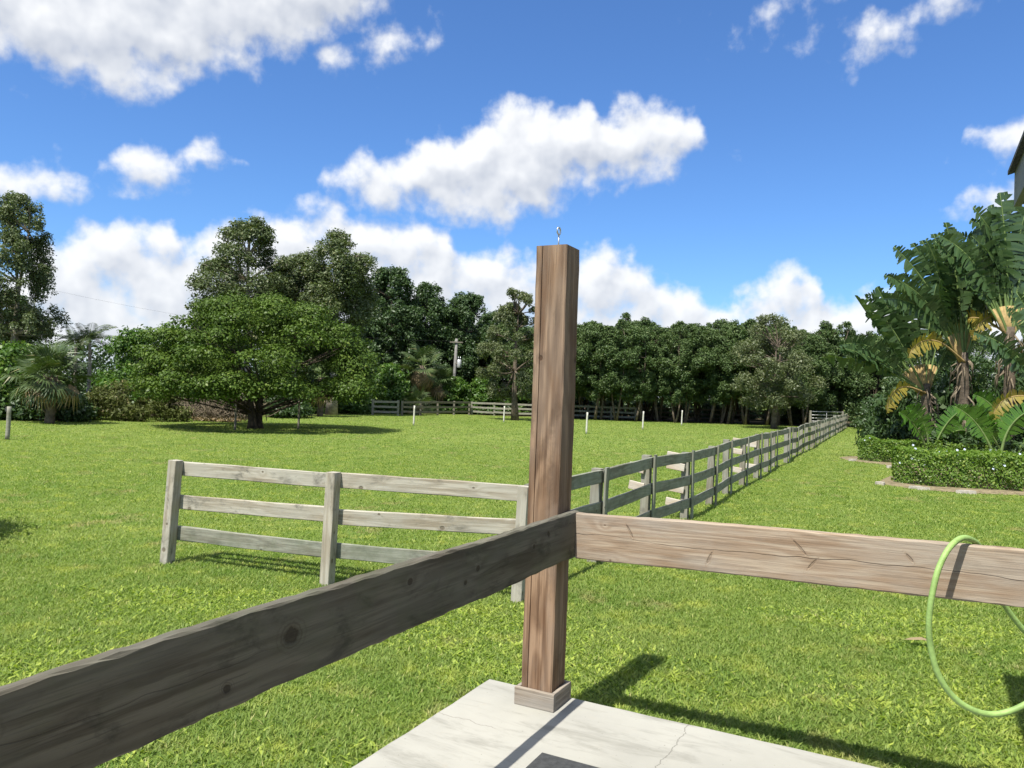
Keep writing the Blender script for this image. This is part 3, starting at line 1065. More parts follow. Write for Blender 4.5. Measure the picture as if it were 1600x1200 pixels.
def build_hose():
    pts = [(2.889, 3.70, .60), (2.80, 3.78, .70), (2.68, 3.82, .80), (2.554, 3.82, .912), (2.437, 3.80, 1.046), (2.33, 3.755, 1.217), (2.245, 3.69, 1.340), (2.165, 3.642, 1.384), (2.09, 3.595, 1.386), (2.012, 3.552, 1.335),
           (1.95, 3.52, 1.231), (1.912, 3.50, 1.062), (1.921, 3.5, .919), (1.968, 3.5, .776), (2.06, 3.5, .67), (2.191, 3.5, .623), (2.319, 3.49, .66),
           (2.447, 3.47, .77), (2.545, 3.42, .954), (2.585, 3.36, 1.166), (2.60, 3.36, 1.33), (2.62, 3.40, 1.40), (2.66, 3.46, 1.34), (2.74, 3.50, 1.1), (2.80, 3.50, .8), (2.86, 3.40, .45), (2.95, 3.2, .24), (3.2, 2.95, .218), (3.7, 2.9, .218)]
    P = np.array(pts)
    # Catmull-Rom
    out = []
    Q = np.vstack((2 * P[0] - P[1], P, 2 * P[-1] - P[-2]))
    for i in range(1, len(Q) - 2):
        for t in np.linspace(0, 1, 6, endpoint=False):
            a, b, c, d = Q[i - 1], Q[i], Q[i + 1], Q[i + 2]
            out.append(.5 * (2 * b + (c - a) * t + (2 * a - 5 * b + 4 * c - d) * t * t + (3 * b - a - 3 * c + d) * t ** 3))
    mb = MB()
    mb.tube(out, .0135, 10)
    tag(obj('garden_hose', mb.build('garden_hose', M_hose, True)), 'light green garden hose looped over the pale plank', 'hose')


build_hose()


def build_mat():
    # a corner of a black rubber mat on the slab
    mb = MB()
    mb.box((0, 0, 0), (1.2, .8, .010))
    for i in range(12):
        mb.box((.03 + i * .1, .03, .010), (.08 + i * .1, .77, .013))
    p = (.208, 3.881, SLAB_Z + .001)
    M = Matrix(((U.x, V.x, 0, p[0]), (U.y, V.y, 0, p[1]), (0, 0, -1, p[2] + .013), (0, 0, 0, 1)))
    tag(obj('rubber_mat', mb.build('rubber_mat', M_rubber), None, M), 'dark rubber mat lying on the concrete patio', 'mat')


build_mat()


def build_barn():
    """roof corner at the right edge; walls and the rest of the roof stand outside the picture"""
    Ce = Vector((2.73, 4.25, 3.11))
    root = thing('barn', (Ce.x, Ce.y, 0), 'dark grey shingled roof corner with grey fascia at the patio', 'building')
    # local axes: x along U (away from eave), y along V (towards and past the camera)
    M = Matrix(((U.x, V.x, 0, Ce.x), (U.y, V.y, 0, Ce.y), (0, 0, 1, 0), (0, 0, 0, 1)))
    L, D = 9.0, 6.0
    sl = math.tan(R(18))
    mb = MB()
    z = Ce.z
    mb.box((0, 0, z), (.035, L, z + .19))
    obj('fascia', mb.build('fascia', M_fasc), root, M)
    mb = MB()
    v = [(.037, .003, z + .01), (D, .003, z + .01), (D, .003, z + .18 + sl * D), (.037, .003, z + .18), (.037, .038, z + .01), (D, .038, z + .01), (D, .038, z + .18 + sl * D), (.037, .038, z + .18)]
    mb.add(v, [(0, 1, 2, 3), (7, 6, 5, 4), (0, 4, 5, 1), (3, 2, 6, 7), (1, 5, 6, 2), (0, 3, 7, 4)])
    obj('gable_trim', mb.build('gable_trim', M_fasc), root, M)
    mb = MB()
    mb.box((.037, .04, z + .03), (1.3, L, z + .05))
    obj('soffit', mb.build('soffit', M_soff), root, M)
    mb = MB()
    # roof deck and shingle courses, each course a step proud
    n = 30
    for i in range(n):
        x0, x1 = -.03 + i * .2, -.03 + i * .2 + .22
        z0, z1 = z + .195 + sl * x0, z + .195 + sl * x1
        v = [(x0, -.03, z0), (x1, -.03, z1 - .004), (x1, L, z1 - .004), (x0, L, z0), (x0, -.03, z0 + .022), (x1, -.03, z1 + .004), (x1, L, z1 + .004), (x0, L, z0 + .022)]
        mb.add(v, [(0, 1, 2, 3), (7, 6, 5, 4), (0, 4, 5, 1), (3, 2, 6, 7), (1, 5, 6, 2), (0, 3, 7, 4)])
    rf = obj('roof', mb.build('roof', M_shing), root, M)
    mb = MB()
    mb.box((1.3, .9, SLAB_Z), (1.45, L, z + .03))
    mb.box((1.45, .9, SLAB_Z), (D, 1.05, z + .03))
    obj('wall', mb.build('wall', M_wall), root, M)


build_barn()

# ------------------------------------------------------------------ vegetation
def unit(v):
    return v / (np.linalg.norm(v, axis=-1, keepdims=True) + 1e-9)


def leaf_cloud(rng, lobes, n, size, aspect=.5, up=.35, shell=.45, droop=0.0, rnd=.65):
    """leaf-sized folded quads spread through the lobes, denser towards their skins"""
    Lb = np.asarray(lobes, float)
    area = Lb[:, 3] * Lb[:, 4] + Lb[:, 4] * Lb[:, 5] + Lb[:, 3] * Lb[:, 5]
    idx = rng.choice(len(Lb), n, p=area / area.sum())
    d = unit(rng.normal(size=(n, 3)))
    flip = (d[:, 2] < -.35) & (rng.random(n) < .6)
    d[flip, 2] *= -1
    r = rng.random(n) ** shell * (1 + rng.normal(0, .09, n))
    # bumpy skin of every lobe
    bump = 1 + .16 * np.sin(d[:, 0] * 5 + idx * 1.7) * np.sin(d[:, 1] * 5 + idx * 2.9) + .12 * np.sin(d[:, 2] * 7 + idx)
    p = Lb[idx, :3] + d * Lb[idx, 3:6] * (r * bump)[:, None]
    nr = unit(d * .75 + rng.normal(size=(n, 3)) * rnd + np.array((0, 0, up)))
    t = unit(np.cross(nr, rng.normal(size=(n, 3))))
    t[:, 2] -= droop
    t = unit(t)
    b = unit(np.cross(nr, t))
    s = size * (.6 + .8 * rng.random(n))
    h = (s * .5)[:, None]
    w = (s * .5 * aspect)[:, None]
    fold = nr * (s * .12)[:, None]
    v = np.stack((p - t * h, p + b * w + fold, p + t * h, p - b * w + fold), 1).reshape(-1, 3)
    f = np.arange(4 * n).reshape(-1, 4)
    return v, f


def curve(p0, p1, rng, bend=.15, n=6, sag=0.0):
    p0, p1 = np.asarray(p0, float), np.asarray(p1, float)
    L = np.linalg.norm(p1 - p0)
    off = rng.normal(size=3) * bend * L
    m = (p0 + p1) / 2 + off + np.array((0, 0, sag * L))
    t = np.linspace(0, 1, n)[:, None]
    return (1 - t) ** 2 * p0 + 2 * t * (1 - t) * m + t ** 2 * p1


def tree_meshes(seed, height, trunk_h, trunk_r, lobes, nleaf, leaf, lmat, bmat, aspect=.5, limbs=14, up=.35, shell=.45, stems=1, droop=0., lean=(0, 0), twigs=True, rnd=.65, taper=.62, limb_r=.13):
    rng = np.random.default_rng(seed)
    mb = MB()
    tops = []
    for k in range(stems):
        a = rng.random() * 6.28
        sp = 0 if stems == 1 else min(.28 * trunk_h, .75)
        b0 = (0, 0, -.05) if stems == 1 else (math.cos(a) * trunk_r * .6, math.sin(a) * trunk_r * .6, -.05)
        tp = (lean[0] + math.cos(a) * sp, lean[1] + math.sin(a) * sp, trunk_h)
        path = curve(b0, tp, rng, .05, 8)
        r = trunk_r / (1 if stems == 1 else stems ** .45)
        rad = np.linspace(r, r * taper, 8)
        rad[0] *= 1.35
        rad[1] *= 1.08
        mb.tube(path, rad, 9)
        tops.append((path, r * .62))
    Lb = np.asarray(lobes, float)
    order = rng.permutation(len(Lb))[:limbs]
    for q, i in enumerate(order):
        path, r = tops[q % len(tops)]
        tgt = Lb[i, :3] + rng.normal(0, .1, 3)
        # choose the closest of the stem tops
        want = tgt[2] - .55 * np.linalg.norm(tgt[:2] - path[-1][:2]) - .2
        js = int(np.clip(np.searchsorted(path[:, 2], want), 3, len(path) - 1))
        st = path[js]
        c = curve(st, tgt, rng, .09, 7, .04)
        mb.tube(c, np.linspace(min(limb_r, r * .5), .014, 7), 6)
        if twigs:
            for _ in range(2):
                e = tgt + rng.normal(0, .45, 3) * Lb[i, 3:6]
                mb.tube(curve(c[4], e, rng, .1, 4), np.linspace(max(.015, r * .22), .01, 4), 4)
    wood_me = mb.build('trunk', bmat, True)
    v, f = leaf_cloud(rng, Lb, nleaf, leaf, aspect, up, shell, droop, rnd)
    crown = mesh('crown', v, f, lmat)
    return wood_me, crown


def place_tree(name, meshes, loc, label, group=None, rotz=0., scale=1., cat='tree'):
    sc = scale if isinstance(scale, (tuple, list)) else (scale,) * 3
    root = thing(name, loc, label, cat, group)
    M = Matrix.Translation(loc) @ Matrix.Rotation(rotz, 4, 'Z') @ Matrix.Diagonal((*sc, 1))
    obj('trunk', meshes[0], root, M)
    obj('crown', meshes[1], root, M)
    return root


def dome_lobes(rng, n, rx, ry, z0, z1, r, flat=.8, fill=.35):
    """lobes over a dome: spread over its skin and some inside"""
    out = []
    for i in range(n):
        while True:
            d = rng.normal(size=3)
            d /= np.linalg.norm(d)
            if d[2] > -.25:
                break
        k = 1.0 if rng.random() > fill else rng.random() ** .5
        zc = z0 + (z1 - z0) * max(0, d[2]) * k * .92
        rr = r * (.65 + .7 * rng.random())
        hor = k * (1 - .10 * rng.random())
        out.append((d[0] * rx * hor, d[1] * ry * hor, max(z0, zc) - rr * .1, rr * 1.15, rr * 1.15, rr * flat))
    return out


def column_lobes(rng, n, prof, r, flat=1.0):
    """prof: list of (z, radius); lobes stacked inside the profile"""
    zs = [p[0] for p in prof]
    rs = [p[1] for p in prof]
    out = []
    for i in range(n):
        z = zs[0] + (zs[-1] - zs[0]) * rng.random()
        R_ = np.interp(z, zs, rs)
        a = rng.random() * 6.283
        k = R_ * math.sqrt(.15 + .85 * rng.random()) * .9
        rr = r * (.6 + .8 * rng.random()) * (.55 + .45 * R_ / max(rs))
        out.append((math.cos(a) * k, math.sin(a) * k, z, rr, rr, rr * flat))
    return out


def build_trees():
    rng = np.random.default_rng(23)
    # spreading tree in the paddock
    lob = dome_lobes(rng, 150, 5.0, 4.5, 2.0, 6.2, .70, .60, .20)
    for i in range(46):
        a = rng.random() * 6.283
        k = .72 + .3 * rng.random()
        rr = .35 + .3 * rng.random()
        lob.append((math.cos(a) * 4.9 * k, math.sin(a) * 4.4 * k, 1.45 + .8 * rng.random(), rr * 1.2, rr * 1.2, rr * .8))
    place_tree('spreading_tree', tree_meshes(2, 6.5, 1.7, .34, lob, 96000, .13, L_big, M_barkd, .55, 34, .45, .26, 3, rnd=.38, limb_r=.075),
               (-11.58, 35.4, 0), 'broad round green tree with low forked trunk standing in the paddock')

    # tall trees behind it
    tall = []
    for sd, prof in ((31, [(4.5, 1.9), (7, 2.9), (9.5, 3.0), (12, 2.2), (13.6, .8)]), (32, [(5, 1.6), (8, 2.4), (10.5, 2.5), (12.2, 1.7), (13.2, .6)])):
        r2 = np.random.default_rng(sd)
        tall.append(tree_meshes(sd, 13.5, 11.2, .30, column_lobes(r2, 120, prof, .62, 1.15), 42000, .19, L_euc, M_barkp, .40, 46, .35, .38, 1, .35, taper=.25))
    place_tree('tall_tree', tall[0], (-19.4, 56, 0), 'tallest olive green tree with bushy top behind the spreading tree', 'tall olive trees', 0.4, (1.28, 1.2, 1))
    place_tree('tall_tree', tall[1], (-13.0, 56, 0), 'tall olive tree with drooping crown to the right of the tallest one', 'tall olive trees', 1.4, (1.25, 1.2, .97))
    place_tree('tall_tree', tall[1], (-16.1, 57.5, 0), 'lower olive tree between the two tall olive trees', 'tall olive trees', 3.0, (1.1, 1, .87))
    r2 = np.random.default_rng(35)
    lob = column_lobes(r2, 150, [(4.2, 3.1), (7, 2.6), (9, 2.2), (11, 1.7), (12.5, .6)], .55, 1.1)
    place_tree('tall_tree', tree_meshes(35, 12.4, 10.5, .26, lob, 42000, .17, L_euc, M_barkp, .40, 50, .35, .42, 2, .3, taper=.25),
               (-29.3, 45, 0), 'tall loose grey green tree with pale stems above the fan palm', None, 0.)
    # darker bushy tree left of the spreading tree
    r2 = np.random.default_rng(36)
    me = tree_meshes(36, 6, 2.2, .2, dome_lobes(r2, 55, 2.9, 2.6, 1.4, 5.6, .75, .85), 16000, .22, L_bush, M_barkd, .5, 18)
    place_tree('leafy_tree', me, (-20.6, 45, 0), 'bushy green tree rising behind the vine-covered mound', None, 0.)

    # dark evergreens
    dk = []
    for sd in (41, 42):
        r2 = np.random.default_rng(sd)
        lob = column_lobes(r2, 150, [(1.0, 2.6), (5, 3.5), (8, 3.3), (10.2, 2.3), (11.9, .9)], .66, 1.05)
        dk.append(tree_meshes(sd, 11.5, 9.5, .3, lob, 46000, .23, L_dark, M_barkd, .5, 30, .4, .40, taper=.2))
    place_tree('evergreen_tree', dk[0], (-11.6, 73, 0), 'tall dark evergreen beside the olive trees', 'dark evergreens behind the far fence', 0., (1.15, 1, 1.10))
    place_tree('evergreen_tree', dk[1], (-8.4, 75, 0), 'dark evergreen with ragged top behind the utility pole', 'dark evergreens behind the far fence', 1., (1, 1, 1.0))
    place_tree('evergreen_tree', dk[0], (-4.6, 76, 0), 'dark evergreen behind the utility pole and green shrubs', 'dark evergreens behind the far fence', 2.2, (1.05, 1.05, .95))
    place_tree('evergreen_tree', dk[1], (-.6, 77, 0), 'dark evergreen directly behind the grey green tree', 'dark evergreens behind the far fence', 3.1, (1, 1, .86))
    place_tree('evergreen_tree', dk[1], (-17.0, 66, 0), 'dark evergreen filling the gap under the tall olive trees', 'dark evergreens behind the far fence', 4.1, (1.0, 1, .74))
    place_tree('evergreen_tree', dk[0], (-23.5, 62, 0), 'dark evergreen behind the bushy green tree and the mound', 'dark evergreens behind the far fence', 5.1, (.9, .9, .55))
    place_tree('evergreen_tree', dk[0], (-34.0, 52, 0), 'dark evergreen behind the pale stems of the loose tree', 'dark evergreens behind the far fence', 0.7, (.9, .9, .62))

    for i, (x, y, sz, rz) in enumerate(((-14.5, 81, .98, .3), (-10, 82, .95, 1.9), (-6.4, 83, .9, 3.6), (-2.4, 84, .86, 5.2), (-20, 76, .8, 2.6), (-27, 68, .6, 1.2))):
        place_tree('evergreen_tree', dk[i % 2], (x, y, 0), 'dark evergreen of the rear rank filling the gaps between the front evergreens', 'rear evergreens', rz, (1.1, 1, sz))
    # grey green tree behind the post
    r2 = np.random.default_rng(51)
    lob = column_lobes(r2, 80, [(1.7, 1.7), (3.2, 3.0), (5.5, 2.9), (7.6, 2.0), (9.5, .7)], .50, 1.0)
    place_tree('grey_green_tree', tree_meshes(51, 9.6, 7.8, .24, lob, 38000, .15, L_grey, M_bark, .45, 50, .3, .5, 1, .3, taper=.22), (.3, 56.7, 0),
               'loose grey green tree with dark trunk beside the brown post', None, 0.3)
    r2 = np.random.default_rng(52)
    lob = column_lobes(r2, 80, [(1.6, 2.4), (3.0, 3.4), (5.0, 3.3), (6.6, 2.5), (8.0, 1.0)], .66, .9)
    place_tree('grey_green_tree', tree_meshes(52, 8, 5.6, .24, lob, 40000, .15, L_grey, M_bark, .45, 50, .3, .5, 2, .3, taper=.25), (19.0, 56.1, 0),
               'wide grey green tree with slanting trunk standing before the tree row', None, 1.0)

    # the planted row on the right, trunks close together
    row = []
    for sd in (61, 62, 63, 64):
        r2 = np.random.default_rng(sd)
        lob = column_lobes(r2, 80, [(1.9, .8), (3.2, 1.7), (5.2, 1.85), (6.8, 1.3), (8.0, .35)], .42, 1.05)
        row.append(tree_meshes(sd, 7.6, 6.2, .11, lob, 21000, .15, L_row, M_bark, .5, 26, .45, .42, 2, .1, taper=.3))
    k = 0
    for (y0, n, x0, x1, sc) in ((63.0, 17, 4.4, 24.5, .97), (65.5, 16, 2.4, 27, 1.02), (68.6, 15, 1.0, 32, 1.05), (72.5, 14, -2.0, 36, 1.08)):
        for i in range(n):
            x = x0 + (x1 - x0) * (i + .5) / n + rng.normal(0, .3)
            s = sc * (1 + rng.normal(0, .055))
            place_tree('row_tree', row[(k * 3 + i * 5 + int(rng.integers(4))) % 4], (x, y0 + rng.normal(0, .4), 0),
                       'slender leafy tree in the dense planted row behind the paddock', 'trees of the planted row', rng.random() * 6.28, (s * 1.05, s * 1.05, s))
            k += 1
    # broad trees at the right end of the row
    r2 = np.random.default_rng(71)
    lob = column_lobes(r2, 80, [(.5, 2.2), (2.5, 2.9), (5, 2.9), (6.6, 2.1), (7.7, .8)], .72, .95)
    dense = tree_meshes(71, 7.6, 2, .22, lob, 34000, .16, L_row, M_barkd, .5, 30, .4, .42)
    for (x, y, s, rz, lb) in ((26.0, 66.5, 1.0, .2, 'dense green tree reaching to the ground behind the metal gate'), (30.6, 65.5, .97, 1.7, 'dense green tree reaching to the ground past the end of the long fence'),
                              (34.6, 64.0, .95, 3.2, 'dense green tree standing behind the leaning palm leaves'), (38.8, 63, 1.0, 4.4, 'dense green tree hidden behind the big fan of palms')):
        place_tree('dense_tree', dense, (x, y, 0), lb, 'dense trees at the end of the row', rz, s)
    r2 = np.random.default_rng(72)
    me = tree_meshes(72, 5, 1, .12, dome_lobes(r2, 46, 2.3, 2.0, .7, 4.4, .62, .9), 14000, .17, L_dark, M_barkd, .5, 14)
    for (x, y, s, rz, lb) in ((27.6, 54.0, 1.05, 0., 'dark bush growing between the fence end and the palm clump'), (26.6, 46.0, 1.2, 2., 'tall dark bush growing deep behind the palm clump'),
                              (31.0, 45.0, 1.3, 4., 'rounded dark bush in the shade behind the tallest palms')):
        place_tree('garden_bush', me, (x, y, 0), lb, 'bushes behind the palm clump', rz, s, 'bush')

    # mass of wood far behind everything
    r2 = np.random.default_rng(81)
    lob = []
    for i in range(240):
        x = -75 + 150 * i / 240 + r2.normal(0, .5)
        hgt = 3.5 + 2.2 * r2.random()
        if -36 < x < -24:
            hgt *= .8
        for z in (.5, 1.6, hgt * .6, hgt):
            lob.append((x + r2.normal(0, .6), 88 + r2.normal(0, 1.5), z, 1.7, 1.3, 1.5))
    v, f = leaf_cloud(r2, lob, 90000, .42, .6, .3, .4)
    tag(obj('far_wood', mesh('far_wood', v, f, L_dark)), 'far dark wood closing the view behind all the trees', 'wood', None, 'stuff')


build_trees()


def bush_meshes(seed, rx, ry, h, n, leaf, lmat, bmat=None, lobr=.5, aspect=.5, nl=40, droop=0.):
    r2 = np.random.default_rng(seed)
    lob = dome_lobes(r2, nl, rx * .85, ry * .85, .35, h * .85, lobr, .9, .25)
    lob += [(math.cos(a) * rx * .8, math.sin(a) * ry * .8, .35, lobr, lobr, .4) for a in np.linspace(0, 6.28, 12)]
    mb = MB()
    for i in range(9):
        e = lob[int(r2.integers(len(lob)))]
        mb.tube(curve((r2.normal(0, .12), r2.normal(0, .12), -.03), e[:3], r2, .12, 6), np.linspace(.05, .012, 6), 5)
    v, f = leaf_cloud(r2, lob, n, leaf, aspect, .35, .42, droop)
    return mb.build('stems', bmat or M_barkd, True), mesh('foliage', v, f, lmat)


def place_bush(name, me, loc, label, group=None, rotz=0., scale=(1, 1, 1), cat='bush'):
    root = thing(name, loc, label, cat, group)
    M = Matrix.Translation(loc) @ Matrix.Rotation(rotz, 4, 'Z') @ Matrix.Diagonal((*scale, 1))
    obj('stem', me[0], root, M)
    obj('foliage', me[1], root, M)
    return root


def build_bushes():
    b1 = bush_meshes(101, 2.2, 1.9, 4.3, 14000, .2, L_bush, None, .6)
    place_bush('leafy_bush', b1, (-24.6, 37.5, 0), 'rounded bright green bush left of the fan palm', None)
    place_bush('leafy_bush', b1, (-28.2, 40, 0), 'dark green bush behind the rounded bright bush', None, 2, (1.1, 1, .85))
    b2 = bush_meshes(102, 2.9, 1.6, 2.4, 13000, .20, L_olive, None, .42, .28, 46, .6)
    place_bush('vine_mound', b2, (-19.2, 39.5, 0), 'low olive brown vine-covered mound beside the brush pile', None)
    b3 = bush_meshes(103, 1.7, 1.5, 4.0, 9000, .24, L_bush, None, .5)
    for (x, y, s, rz, lb) in ((-10.1, 63.5, (1.0, 1, 1.18), 0, 'bright green leafy shrub behind the short fence end'), (-5.2, 68.5, (1.2, 1, .95), 1., 'green shrub in front of the utility pole'),
                              (-2.6, 69.5, (1.2, 1, .95), 2.2, 'dark green shrub beside the grey green tree'), (-12.6, 60.5, (1.0, 1, .75), 3.3, 'green shrub behind the shaggy palm trunk'),
                              (1.6, 70.5, (1.3, 1, .9), 4.2, 'green shrub hidden behind the brown post'), (-15.5, 57.5, (1.2, 1, .7), 5.0, 'low green shrub seen under the spreading tree')):
        place_bush('leafy_shrub', b3, (x, y, 0), lb, 'shrubs behind the far fence', rz, s)
    b4 = bush_meshes(104, 1.8, 1.4, 1.9, 6000, .2, L_dark, None, .45)
    for i, (x, y) in enumerate(((-22.0, 36.6), (-24.5, 36.2), (-27.0, 36.5), (-22.5, 46), (-17.5, 47), (3, 76), (10, 77), (16.5, 77), (23, 77), (29, 74), (-1.5, 72), (-14.0, 49), (-11, 66), (-26.5, 44), (28.8, 60.5), (31.5, 58.5), (33.8, 56), (25.5, 72), (19, 73.5), (13, 74), (7, 74.5))):
        place_bush('shade_bush', b4, (x, y, 0), 'low dark bush in the deep shade under the trees', 'dark undergrowth bushes', i * 1.3, (1.15, 1, 1))
    for i, (x, y, sz) in enumerate(((15.6, 30.4, 1.5), (17.6, 30.9, 1.9), (19.8, 30.3, 1.9), (21.8, 28.0, 1.8))):
        place_bush('thicket_bush', b4, (x, y, 0), 'tall dark bush filling the shade behind the trunks of the big fan palms', 'dark bushes behind the fan palms', i * 1.7, (1.0, .9, sz))
    # bush outside the picture on the left: only its shadow shows
    b5 = bush_meshes(105, 1.1, 1.1, 2.6, 6000, .12, L_bush, None, .4)
    place_bush('lone_bush', b5, (-7.6, 9.05, 0), 'small round bush whose shadow falls on the lawn', None)


build_bushes()


def build_brush_pile():
    rng = np.random.default_rng(77)
    root = thing('brush_pile', (-15.6, 41.2, 0), 'heap of bare dead branches beside the spreading tree', 'brush pile')
    mb = MB()
    for i in range(190):
        a = rng.normal(0, .9)
        x = rng.normal(0, 1.1)
        b = np.array((x, rng.normal(0, .6), .02 + rng.random() * .35))
        L = .8 + 1.4 * rng.random()
        d = np.array((math.sin(a) * 1.0, rng.normal(0, .4), .35 + .7 * rng.random()))
        d /= np.linalg.norm(d)
        mb.tube(curve(b, b + d * L, rng, .1, 5), np.linspace(.026, .006, 5) * (.6 + .7 * rng.random()), 5)
    obj('branches', mb.build('branches', M_dead, True), root, T3(-15.6, 41.2, 0))
    v, f = leaf_cloud(rng, [(0, 0, .12, 1.5, .8, .12), (.4, -.5, .08, 1.0, .4, .08)], 2200, .16, .35, .5, .5)
    obj('dead_leaves', mesh('dead_leaves', v, f, L_dry), root, T3(-15.6, 41.2, 0))


build_brush_pile()


def build_hedges():
    rng = np.random.default_rng(91)

    def hedge(path, width, h, n, label, seed):
        r2 = np.random.default_rng(seed)
        P = np.array(path, float)
        seg = np.linalg.norm(np.diff(P, axis=0), axis=1)
        tot = seg.sum()
        lob = []
        s = 0
        while s < tot:
            k = 0
            q = s
            while k < len(seg) - 1 and q > seg[k]:
                q -= seg[k]
                k += 1
            c = P[k] + (P[k + 1] - P[k]) * (q / seg[k])
            d = (P[k + 1] - P[k]) / seg[k]
            nn = np.array((-d[1], d[0]))
            for o in np.linspace(-width / 2, width / 2, 4):
                for z in (h * .30, h * .66):
                    c2 = c + nn * (o + r2.normal(0, .05))
                    rr = h * .34 * (.8 + .45 * r2.random())
                    lob.append((c2[0], c2[1], z + r2.normal(0, .03), rr, rr, rr))
            s += .3
        # clipped box: leaves over the flat top and the upright sides, uneven by a few centimetres
        m_ = n
        u = r2.random(m_) * (tot + width)
        pc = np.zeros((m_, 2))
        nrm2 = np.zeros((m_, 2))
        for i_ in range(m_):
            q = min(max(u[i_] - width / 2, 0), tot - 1e-4)
            over = u[i_] - width / 2 - q
            k = 0
            while k < len(seg) - 1 and q > seg[k]:
                q -= seg[k]
                k += 1
            d = (P[k + 1] - P[k]) / seg[k]
            pc[i_] = P[k] + d * (q + over)
            nrm2[i_] = (-d[1], d[0])
        endf = np.clip(1 - (np.maximum(width / 2 - u, u - tot - width / 2) / (width / 2)), 0, 1)
        half = width / 2 * np.sqrt(np.clip(1 - (1 - endf) ** 2, .05, 1))
        top = r2.random(m_) < .5
        side = np.where(r2.random(m_) < .5, -1., 1.)
        lat = np.where(top, (r2.random(m_) * 2 - 1), side * (1 - .12 * r2.random(m_)))
        zz = np.where(top, h * (1 - .12 * r2.random(m_)), h * (.06 + .94 * r2.random(m_)))
        bmp = .05 * np.sin(pc[:, 0] * 5.1 + zz * 4) * np.sin(pc[:, 1] * 4.3 + 1) + .03 * np.sin(pc[:, 0] * 13 + pc[:, 1] * 9 + zz * 11)
        zz = zz + bmp * 1.4 * top + r2.normal(0, .028, m_)
        latm = lat * half * (1 + bmp * 1.2 * (~top)) * (1 - .10 * (np.abs(zz / h - .45)))
        pos = np.concatenate((pc + nrm2 * latm[:, None], zz[:, None]), 1)
        nv = np.concatenate((nrm2 * (lat * (~top))[:, None], top[:, None] * 1.0 + .25), 1) + r2.normal(0, .45, (m_, 3))
        nv = unit(nv)
        tv = unit(np.cross(nv, r2.normal(size=(m_, 3))))
        bv = np.cross(nv, tv)
        sz = (.06 * (.6 + .8 * r2.random(m_)))[:, None]
        v = np.stack((pos - tv * sz * .5, pos + bv * sz * .32 + nv * sz * .1, pos + tv * sz * .5, pos - bv * sz * .32 + nv * sz * .1), 1).reshape(-1, 3)
        f = np.arange(4 * m_).reshape(-1, 4)
        v[:, 2] = np.maximum(v[:, 2], .03)
        base = (P[0][0], P[0][1], 0)
        root = thing('flowering_hedge', base, label, 'hedge', 'clipped hedges of the garden bed')
        vv = v - np.array(base)
        obj('foliage', mesh('foliage', vv, f, L_hedge), root, Matrix.Translation(base))
        mb = MB()
        for i in range(26):
            q = lob[int(r2.integers(len(lob)))]
            g = np.array((q[0], q[1], 0)) - np.array(base)
            mb.tube(curve(g + np.array((0, 0, .0)), g + np.array((r2.normal(0, .15), r2.normal(0, .15), h * .7)), r2, .1, 4), np.linspace(.016, .006, 4), 5)
        obj('stem', mb.build('stem', M_barkd), root, Matrix.Translation(base))['kind'] = 'stuff'
        mb = MB()
        for i in range(int(n / 900)):
            c = pos[int(r2.integers(m_))] + np.array((0, -.012, .022)) - np.array(base)
            for j in range(5):
                a = j * 1.257
                e = np.array((math.cos(a), math.sin(a) * .5, math.sin(a) * .8)) * .026
                e2 = np.array((math.cos(a + .9), math.sin(a + .9) * .5, math.sin(a + .9) * .8)) * .026
                mb.add([c, c + e, c + (e + e2) * .72, c + e2], [(0, 1, 2, 3)])
        fl = obj('flowers', mb.build('flowers', M_flower), root, Matrix.Translation(base))
        fl['kind'] = 'stuff'

    hedge([(13.0, 27.0), (14.6, 26.4), (17.2, 25.7)], 1.6, .76, 28000, 'smaller low clipped green hedge set back from the front of the garden bed', 5)
    hedge([(10.65, 19.65), (12.4, 19.15), (15.5, 18.6), (18.4, 18.2)], 1.7, .86, 52000, 'long clipped hedge with a few pale flowers along the front of the bed', 6)
    # flat edging stones
    for i, (x, y, a, s) in enumerate(((11.95, 27.0, .3, .9), (12.0, 24.5, .9, .8), (11.4, 22.6, .7, .9), (9.75, 18.5, -.6, 1.0), (9.25, 19.3, 1.3, .9), (10.6, 17.95, -.1, 1.0))):
        r2 = np.random.default_rng(i)
        n = 9
        rad = [(.22 + r2.normal(0, .03)) * s for _ in range(n)]
        top = [(rad[j] * math.cos(j * 6.283 / n) * .9, rad[j] * math.sin(j * 6.283 / n) * .5, .075) for j in range(n)]
        bot = [(q[0] * 1.1, q[1] * 1.1, -.02) for q in top]
        f = [tuple(range(n))] + [(j, n + j, n + (j + 1) % n, (j + 1) % n) for j in range(n)]
        o = obj('edging_stone', mesh('edging_stone', top + bot, f, M_stone), None, T3(x, y, .0) @ Matrix.Rotation(a, 4, 'Z'))
        tag(o, 'flat pale stone edging the garden bed beside the hedges', 'stone', 'edging stones of the garden bed')


build_hedges()


